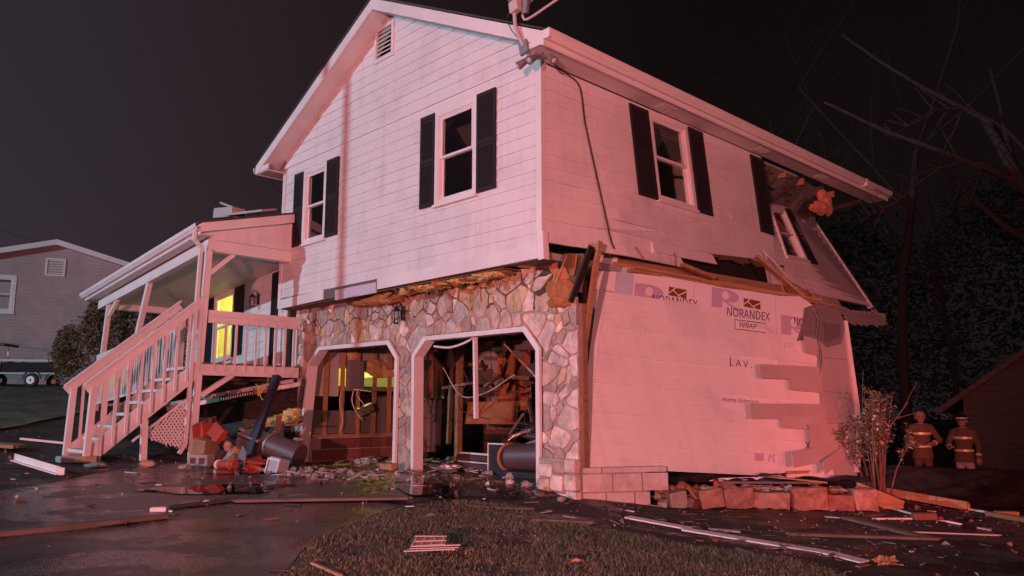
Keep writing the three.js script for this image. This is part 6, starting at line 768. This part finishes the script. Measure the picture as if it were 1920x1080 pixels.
// ---------------------------------------------------------------- heap of household things beside the porch post
{
  const hp = (x, z, dy = 0) => { const p = H(x, 0, z); return [p.x, ground(p.x, p.z) + .02 + dy, p.z]; };
  let t = thing('concrete_block', 'hollow concrete block lying at the foot of the porch post', 'concrete block', hp(-6.15, 2.1), -A0 + .5); mesh('face', [bx(-.2, .2, .15, .2, -.1, .1), bx(-.2, .2, 0, .05, -.1, .1), bx(-.2, -.15, .05, .15, -.1, .1), bx(.15, .2, .05, .15, -.1, .1), bx(-.03, .03, .05, .15, -.1, .1)], M.blockRaw[1], t);
  t = thing('moving_box', 'red and white cardboard box right behind the porch post', 'box', hp(-6.9, 1.75, .42), -A0 + .2); t.rotation.z = .22; mesh('carton', rbox(0, .12, 0, .3, .26, .26, .01), M.red, t); mesh('flap', box(.02, .27, .1, .3, .006, .12, .5), M.card, t);
  t = thing('first_aid_case', 'white-crossed red case tilted on top of the heap', 'case', hp(-6.35, 1.75, .42), -A0 + .1); mesh('shell', rbox(0, .14, 0, .46, .26, .12, .02, -.5, 0, -.35), M.red, t); mesh('stripe', [box(-.05, .13, .07, .1, .05, .006, -.5, 0, .5), box(.09, .05, .1, .1, .06, .006, -.5, 0, .4)], M.whiteP, t);
  t = thing('wooden_crate', 'reddish-brown crate standing under the red case', 'crate', hp(-6.45, 1.95, 0), -A0 + .35); t.rotation.z = -.14; mesh('side', rbox(0, .22, 0, .3, .44, .3, .012), M.lumber[2], t); mesh('lid', rbox(-.16, .24, .0, .02, .4, .24, .008), M.whiteP, t);
  t = thing('storage_bin', 'tipped red-brown storage bin behind the dark leaning post', 'bin', hp(-5.75, 1.35, 0), -A0); mesh('tub', rbox(0, .3, 0, .5, .46, .42, .05, .2, .3, -.35), M.darkTub, t); mesh('lid', rbox(.12, .56, .02, .5, .05, .42, .02, .2, .3, -.35), M.greyMetal, t); mesh('label_patch', box(-.1, .3, .26, .16, .1, .01, .2, .3, -.35), M.rust, t);
  t = thing('plastic_barrel', 'large dark barrel lying on its side by the stone wall', 'barrel', hp(-5.15, 1.15, 0), -A0); mesh('drum', cyl([-.22, .4, .05], [.3, .22, -.2], .2, .21, 24), M.darkTub, t); mesh('rim', cyl([-.25, .41, .06], [-.21, .398, .045], .215, .215, 24), M.greyMetal, t); mesh('spout_ring', new THREE.TorusGeometry(.09, .018, 8, 20).rotateY(1.3).translate(-.26, .43, .1), M.whiteP, t);
  t = thing('crumpled_bag', 'glossy crumpled red bag in front of the barrel', 'bag', hp(-5.2, 1.6, 0), -A0); const cb = crumple(.6, .4, 18, .16, 23); mesh('film', cb, new THREE.MeshPhysicalMaterial({ color: new THREE.Color(.3, .06, .04), roughness: .25, clearcoat: .5 }), t); mesh('filling', lumps([[0, .04, 0, .24, .09, .14]], .2, 3, 2), M.red, t);
  t = thing('grey_crate', 'small pale grey box with a lighter rim at the edge of the drive', 'box', hp(-4.45, 1.55, 0), -A0 + .25); mesh('tub', rbox(0, .12, 0, .26, .24, .22, .015, -.2, 0, -.12), std({ color: new THREE.Color(.3, .34, .38), roughness: .6 }), t); mesh('rim', [box(0, .22, .1, .28, .02, .02, -.2, 0, -.12), box(-.13, .12, .13, .015, .24, .015, -.2, 0, -.12), box(.12, .1, .13, .015, .24, .015, -.2, 0, -.12)], M.whiteP, t);
  t = thing('grey_sheet', 'bent grey sheet-metal scrap standing in the heap', 'sheet metal', hp(-5.35, 1.75, .1), -A0); mesh('leaf', [prism([[-.13, 0], [.14, -.05], [.17, .2], [.03, .3], [-.1, .14]], 0, .012)], M.greyMetal, t); mesh('fold', box(.05, .02, .05, .2, .01, .1, .3), M.greyMetal, t);
  t = thing('drain_pipe', 'short length of red pipe lying in front of the heap', 'pipe', hp(-5.35, 2.0, 0), -A0 + .1); mesh('pipe', cyl([-.25, .08, 0], [.22, .1, -.02], .07, .07, 16), M.red, t); mesh('collar', cyl([-.27, .08, 0], [-.22, .08, 0], .085, .085, 16), M.whiteP, t); mesh('clamp', cyl([.1, .1, -.01], [.14, .1, -.01], .085, .085, 14), M.rust, t);
  t = thing('milk_crate', 'grey slatted plastic crate under the porch stairs', 'crate', hp(-7.9, 1.45, .45), -A0 + .2); const mc = [bx(-.2, .2, 0, .02, -.16, .16)]; for (let i = 0; i < 5; i++) { mc.push(bx(-.2 + i * .095, -.18 + i * .095, .02, .26, .14, .16), bx(-.2 + i * .095, -.18 + i * .095, .02, .26, -.16, -.14)); } mc.push(bx(-.2, .2, .24, .28, .14, .165), bx(-.2, .2, .24, .28, -.165, -.14), bx(-.205, -.18, 0, .28, -.16, .16), bx(.18, .205, 0, .28, -.16, .16)); mesh('slatted_side', mc, M.greyMetal, t); mesh('filling', rbox(0, .16, 0, .3, .26, .24, .02), M.black, t);
  t = thing('crate_stand', 'dark tool chest carrying the grey slatted crate', 'chest', hp(-7.9, 1.45, 0), -A0 + .1); mesh('cabinet', rbox(0, .23, 0, .6, .45, .42, .02), M.black, t); mesh('drawer', [box(0, .33, .215, .54, .14, .012), box(0, .14, .215, .54, .2, .012)], M.navy, t);
  // ladder with marked rail lying slantwise
  const la = H(-9.1, 1.08, 1.35), lb = H(-7.45, 1.5, -.2); t = thing('fibreglass_ladder', 'fibreglass ladder with red, white and green marked rail slanting below the porch', 'ladder', la.toArray()); const D3 = lb.clone().sub(la), pt = k => [D3.x * k, D3.y * k, D3.z * k]; const seg = [[-.12, .12, M.red], [.12, .24, M.whiteP], [.24, .36, M.green], [.36, .68, M.black], [.68, .82, M.red], [.82, 1.12, M.trim]]; for (const [a, b, m] of seg) mesh('rail_section', beam(pt(a), pt(b), .03, .085), m, t); mesh('far_rail', beam(pt(-.1).map((v, i) => v + [-.1, .1, -.3][i]), pt(1.05).map((v, i) => v + [-.1, .1, -.3][i]), .03, .08), M.dirtyTrim, t); for (let i = 0; i < 8; i++) { const p = pt(i / 8 + .05); mesh('rung', cyl(p, [p[0] - .1, p[1] + .1, p[2] - .3], .015, .015, 8), M.metal, t); } const mk = []; for (let i = 0; i < 14; i++) { const p = pt(.375 + i * .022); mk.push(box(p[0] + .012, p[1], p[2] + .012, .012, .05, .03)); } mesh('rail_marks', mk, M.whiteP, t).userData.kind = 'stuff';
  // dark post leaning against the porch rim
  const pa = H(-5.68, 1.62, 1.0), pb = H(-5.42, .22, 1.6); t = thing('leaning_post', 'dark navy post leaning across the heap up to the porch floor', 'post', pb.toArray()); mesh('shaft', beam([0, 0, 0], [pa.x - pb.x, pa.y - pb.y, pa.z - pb.z], .14, .1), M.navy, t); mesh('foot_plate', rbox(0, -.02, 0, .2, .05, .16, .01, 0, .5), M.black, t);
  t = thing('wire_coil', 'loose coil of pale yellow wire hanging under the porch', 'wire', H(-6.2, 1.3, .95).toArray(), -A0); mesh('loop', [new THREE.TorusGeometry(.11, .008, 6, 24).rotateY(.4), new THREE.TorusGeometry(.09, .008, 6, 24).rotateY(-.3).translate(-.22, .06, .02), tube([[-.4, .2, 0], [-.2, .12, .02], [0, .1, .02], [.1, .3, 0], [.1, .42, 0]], .006)], M.yellow, t);
  t = thing('yellow_insulation', 'yellow insulation torn loose between porch and stone wall', 'insulation', H(-6.1, .85, .55).toArray(), -A0); mesh('batt', lumps([[0, 0, 0, .34, .1, .2], [.3, .1, .05, .22, .09, .14], [-.35, -.05, .1, .25, .07, .14]], .3, 12, 3), M.insul, t); mesh('support_board', beam([-.7, -.14, 0], [.6, -.1, .1], .3, .03), M.lumber[1], t); 
  t = thing('rock_pile', 'pile of dark earth and broken masonry under the porch floor', 'rubble', hp(-6.6, .8), -A0); mesh('heap', lumps([[0, .1, 0, .9, .42, .6], [-.8, .05, .3, .7, .28, .5], [.6, .08, .1, .6, .45, .4], [-1.7, .15, .2, .7, .35, .5]], .18, 8, 3), M.mortar, t); const rk = []; const r = rngOf(6); for (let i = 0; i < 30; i++) rk.push(...lumps([[rr2(r, -1.8, 1.1), .2 + r() * .3, rr2(r, -.3, .8), .05 + r() * .1, .04 + r() * .06, .05 + r() * .08]], .3, i + 40, 1)); mesh('broken_masonry', rk, M.stone[3], t).userData.kind = 'stuff';
  const sb = []; for (let i = 0; i < 12; i++) { const x = rr2(r, -1.7, 1.0); sb.push(beam([x, .3 + r() * .3, rr2(r, -.2, .7)], [x + rr2(r, -.6, .6), .5 + r() * .4, rr2(r, -.2, .7)], .04 + r() * .08, .02)); } mesh('broken_laths', sb, M.lumber[2], t);
}
{ // things inside the garage
  const ip = (x, z, dy = 0) => { const p = H(x, 0, z); return [p.x, -.03 + dy, p.z]; };
  let t = thing('water_heater', 'grey water heater standing in the depth of the right garage', 'water heater', ip(-6.35, -3.1, .1), -A0); mesh('tank', [cyl([0, .05, 0], [0, 1.15, 0], .26, .26, 26), new THREE.SphereGeometry(.26, 22, 8, 0, 6.283, 0, 1.57).scale(1, .25, 1).translate(0, 1.15, 0)], std({ color: new THREE.Color(.2, .17, .15), roughness: .4 }), t); mesh('pipe', [cyl([-.1, 1.15, 0], [-.1, 1.6, 0], .015, .015, 8), cyl([.1, 1.15, 0], [.1, 1.6, 0], .015, .015, 8)], M.rust, t); mesh('stand', bx(-.3, .3, -.1, .05, -.3, .3), M.darkWood, t);
  t = thing('trash_barrel', 'overturned maroon barrel just inside the right garage', 'barrel', ip(-1.25, -1.05, 0), -A0); mesh('drum', cyl([-.45, .3, .05], [.5, .34, -.15], .2, .24, 26), M.darkTub, t); mesh('mouth_ring', new THREE.TorusGeometry(.21, .025, 8, 26).rotateY(Math.PI / 2 - .2).translate(-.46, .3, .05), M.rust, t); mesh('cradle', [rbox(0, .05, 0, .9, .12, .5, .03)], M.black, t);
  t = thing('foil_bundle', 'bundle of crumpled silver foil on top of the overturned barrel', 'foil', ip(-1.45, -1.35, .52), -A0); const f1 = crumple(.75, .4, 24, .13, 41); f1.translate(.1, .02, 0); mesh('foil_sheet', f1, M.foil, t); const f2 = crumple(.4, .3, 16, .14, 43); f2.rotateZ(.6); f2.translate(-.28, -.02, .1); mesh('foil_sheet', f2, M.foil, t); mesh('core', lumps([[.05, -.06, 0, .36, .1, .18]], .15, 3, 2), M.dirtyTrim, t);
  t = thing('waste_bin', 'dark open bin with a pale rim beside the overturned barrel', 'bin', ip(-2.0, -1.2, 0), -A0); mesh('shell', [bx(-.2, -.18, 0, .5, -.2, .2), bx(.18, .2, 0, .5, -.2, .2), bx(-.18, .18, 0, .5, .18, .2), bx(-.18, .18, 0, .5, -.2, -.18), bx(-.18, .18, 0, .02, -.18, .18)], M.black, t); mesh('rim', [beam([-.21, .5, .205], [.21, .5, .205], .02, .02), beam([-.21, .02, .21], [-.21, .5, .21], .015, .015)], M.whiteP, t);
  t = thing('metal_tracks', 'pair of pale garage door tracks lying beside the bin', 'metal tracks', ip(-2.75, -1.35, 0), -A0); mesh('track', beam([-.6, .3, 0], [.5, .29, .05], .03, .03), M.whiteP, t); mesh('track', beam([-.6, .15, .02], [.5, .14, .06], .03, .03), M.whiteP, t); mesh('support', [rbox(-.1, .07, .02, 1.0, .14, .3, .02), rbox(-.2, .22, -.05, .9, .1, .2, .02)], M.darkWood, t);
  t = thing('plastic_scraps', 'shiny scraps of clear plastic on the floor by the pier', 'plastic', ip(-2.95, -.75, 0), -A0); const f3 = crumple(.6, .35, 18, .12, 51); mesh('film', f3, M.foil, t); mesh('film_fold', lumps([[0, .03, 0, .22, .05, .12]], .3, 4, 2), M.plastic, t);
  t = thing('floor_clutter', 'low litter of wet scraps across the garage floor', 'debris', ip(-4.6, -1.0, 0), -A0); const g = [], r = rngOf(19); for (let i = 0; i < 80; i++) g.push(box(rr2(r, -2.0, 3.4), .02 + r() * .03, rr2(r, -1.5, .5), .04 + r() * .25, .012, .02 + r() * .07, (r() - .5) * .4, r() * 6, (r() - .5) * .4)); mesh('scraps', g, M.dirtyTrim, t).userData.kind = 'stuff'; const g2 = []; for (let i = 0; i < 60; i++) g2.push(...lumps([[rr2(r, -2, 3.6), .03, rr2(r, -2.5, .2), .04 + r() * .09, .03 + r() * .05, .04 + r() * .08]], .3, i, 1)); mesh('lumps', g2, M.mortar, t).userData.kind = 'stuff';
}
{ // fixtures on the walls
  const lantern = (x, y, z, label, turn = 0) => { const t = thingH('wall_lantern', label, 'lantern', [x, y, z], turn, 'black wall lanterns'); mesh('back_plate', rbox(.0, .02, .012, .1, .26, .024, .01), M.black, t); mesh('arm', [tube([[0, .1, .02], [0, .2, .08], [0, .2, .14], [0, .15, .15]], .01, 14, 6)], M.black, t); const cg = []; for (let k = 0; k < 6; k++) { const a = k / 6 * 6.283; cg.push(cyl([Math.cos(a) * .05, -.16, .15 + Math.sin(a) * .05], [Math.cos(a) * .075, .05, .15 + Math.sin(a) * .075], .006, .006, 5)); } cg.push(cyl([0, .05, .15], [0, .12, .15], .09, .02, 6), cyl([0, -.18, .15], [0, -.155, .15], .035, .055, 6), cyl([0, .12, .15], [0, .16, .15], .012, .006, 6)); mesh('cage', cg, M.black, t); mesh('glass', new THREE.CylinderGeometry(.066, .045, .2, 6, 1, true).translate(0, -.055, .15), M.glass, t); mesh('bulb', new THREE.SphereGeometry(.022, 10, 8).translate(0, -.05, .15), M.whiteP, t); return t; };
  lantern(-3.75, 2.68, -.35, 'unlit black carriage lantern on the stone wall between the garage openings'); lantern(-9.36, 3.5, -.38, 'unlit black carriage lantern on the white wall under the porch roof');
  const d = thingH('satellite_mount', 'bent grey satellite dish mount on the roof corner', 'satellite mount', [.02, 6.12, .42]); mesh('foot', rbox(.06, -.02, .02, .16, .2, .05, .01, 0, 0, .2), M.greyMetal, d); mesh('mast', tube([[.06, 0, .03], [.0, .16, .06], [-.06, .34, .07], [-.08, .55, .07]], .028, 20, 10), M.dirtyTrim, d); mesh('head', rbox(-.05, .62, .08, .17, .18, .12, .02, 0, 0, .15), M.dirtyTrim, d); mesh('bracket', rbox(.1, .6, .02, .1, .24, .06, .01, 0, 0, -.1), M.greyMetal, d); mesh('feed_arm', tube([[.06, .46, .05], [.1, .38, .04], [.16, .4, .0], [.5, .66, -.25], [.6, .72, -.32]], .02, 20, 8), M.dirtyTrim, d); mesh('coax', tube([[-.1, .62, .1], [-.2, .5, .1], [-.16, .35, .09], [-.02, .15, .08]], .006, 16, 5), M.black, d);
  mesh('dish', new THREE.SphereGeometry(.9, 28, 8, 0, 6.283, 0, .36).scale(1, .6, 1).rotateX(2.2).translate(-.02, 1.25, -.35), M.greyMetal, d);
  const f = thingH('floodlight', 'unlit twin floodlight fixture under the eave at the house corner', 'floodlight', [.08, 5.98, .1]); mesh('canopy', cyl([.1, .03, .12], [.1, .08, .12], .06, .06, 16), M.greyMetal, f); for (const [x, z, a, b] of [[.0, .22, -.12, .34], [.14, .2, .12, .36], [.24, .08, .36, .1]]) { const h = mesh('lamp_head', [cyl([x, .0, z], [a, -.12, b], .035, .065, 14), tube([[.1, .04, .12], [lerp(.1, x, .6), .02, lerp(.12, z, .6)], [x, 0, z]], .014, 8, 6)], M.greyMetal, f); mesh('lens', new THREE.SphereGeometry(.05, 12, 8).scale(1, 1, 1).translate(lerp(x, a, .86), -.1, lerp(z, b, .86)), M.dirtyTrim, h); }
}
// ---------------------------------------------------------------- emergency vehicles and lamp tower, outside the frame
{
  const ft = (label, X, Z, turn, lampAt, col, glow) => { const y = ground(X, Z), t = thing('fire_engine', label, 'fire engine', [X, y, Z], turn); const redP = new THREE.MeshPhysicalMaterial({ color: new THREE.Color(.35, .02, .02), roughness: .3, clearcoat: .8 });
    mesh('cab', [rbox(0, 1.5, 1.6, 2.3, 2.0, 1.9, .12)], redP, t); mesh('body', [rbox(0, 1.45, -2.0, 2.3, 1.9, 5.0, .06)], redP, t); mesh('windscreen', bx(-1.0, 1.0, 1.6, 2.3, 2.56, 2.575), M.black, t); mesh('bumper', rbox(0, .55, 2.7, 2.35, .3, .35, .04), M.metal, t); mesh('stripe', bx(-1.152, -1.149, 1.1, 1.25, -4.4, .4), M.whiteP, t); for (const [x, z] of [[-1.05, 1.5], [1.05, 1.5], [-1.05, -3], [1.05, -3]]) { const w = mesh('wheel', new THREE.TorusGeometry(.36, .15, 10, 24).rotateY(Math.PI / 2).translate(x, .48, z), M.rubber, t); mesh('hub', cyl([x - .1, .48, z], [x + .1, .48, z], .22, .22, 18), M.metal, w); } return t; };
  ft('parked red fire engine behind the camera on the right', 9.5, 12.5, -2.8); ft('second red fire engine standing off beyond the right edge', 16.5, 0, -2.2);
  const lampHead = (name, label, pos, target, col, glow, w, h) => { const t = thing(name, label, 'lamp', pos); t.lookAt(...target); const e = new THREE.MeshStandardMaterial({ color: 0x111111, emissive: col, emissiveIntensity: glow }); mesh('housing', [bx(-w / 2 - .03, w / 2 + .03, -h / 2 - .03, h / 2 + .03, -.22, -.1)], M.black, t); mesh('lens', bx(-w / 2, w / 2, -h / 2, h / 2, -.1, -.09), e, t); return t; };
  lampHead('warning_light_bar', 'glowing red warning lamp cluster on the stand behind the camera', BAR, [-2.4, 4.4, -12], new THREE.Color(1, .285, .29), 5, .6, .26); lampHead('warning_light_bar', 'glowing red warning lamp cluster before the parked engine', BAR2, [1.2, 4.2, -13], new THREE.Color(1, .285, .29), 5, .5, .22);
  lampHead('red_beacon', 'glowing deep red beacon panel on the second engine', BEACON, [6.8, -.3, -12], new THREE.Color(1, .06, .05), 5, .4, .18);
  const lt = lampHead('flood_lamp', 'glowing cool white floodlamp head on the lamp tower', FLOOD, [-9, 2.5, -18], new THREE.Color(.52, .77, 1), 8, .8, .4);
  const gy = ground(FLOOD[0], FLOOD[2]), tw = thing('lamp_tower', 'portable lamp tower trailer standing beyond the left edge', 'lamp tower', [FLOOD[0] - .2, gy, FLOOD[2] + .25]); mesh('mast', cyl([0, .5, 0], [0, FLOOD[1] - gy - .05, 0], .06, .04, 12), M.greyMetal, tw); mesh('trailer_box', rbox(0, .6, 0, 1.2, .6, .8, .05), M.yellow, tw); for (const s of [-1, 1]) mesh('wheel', new THREE.TorusGeometry(.2, .09, 8, 18).translate(0, .28, s * .5), M.rubber, tw); for (const s of [-1, 1]) mesh('outrigger', beam([s * .5, .3, 0], [s * 1.1, .02, .2], .06, .06), M.greyMetal, tw);
  const post = (p, lab) => { const g = ground(p[0], p[2]), t = thing('lamp_stand', lab, 'stand', [p[0], g, p[2]]); mesh('pole', cyl([0, 0, -.0], [0, p[1] - g - .16, 0], .03, .03, 10), M.greyMetal, t); mesh('base', cyl([0, 0, 0], [0, .05, 0], .25, .2, 16), M.greyMetal, t); };
  post(BAR, 'short steel stand carrying the warning lamp cluster behind the camera'); post(BAR2, 'short steel stand before the parked engine'); post(BEACON, 'tall steel stand carrying the deep red beacon');
}

{ const X = -12.6, Z = -9.6, y = ground(X, Z), t = thing('utility_pole', 'slim utility pole standing beyond the left edge', 'utility pole', [X, y, Z]); mesh('shaft', cyl([0, -.3, 0], [0, 9.5, 0], .085, .07, 12), M.bark, t); mesh('cross_arm', beam([-.6, 9.0, 0], [.6, 9.0, 0], .09, .1), M.oldWood, t); for (const s of [-1, 1]) mesh('insulator', cyl([s * .5, 9.05, 0], [s * .5, 9.2, 0], .03, .02, 10), M.greyMetal, t); }
renderer.render(scene, camera);
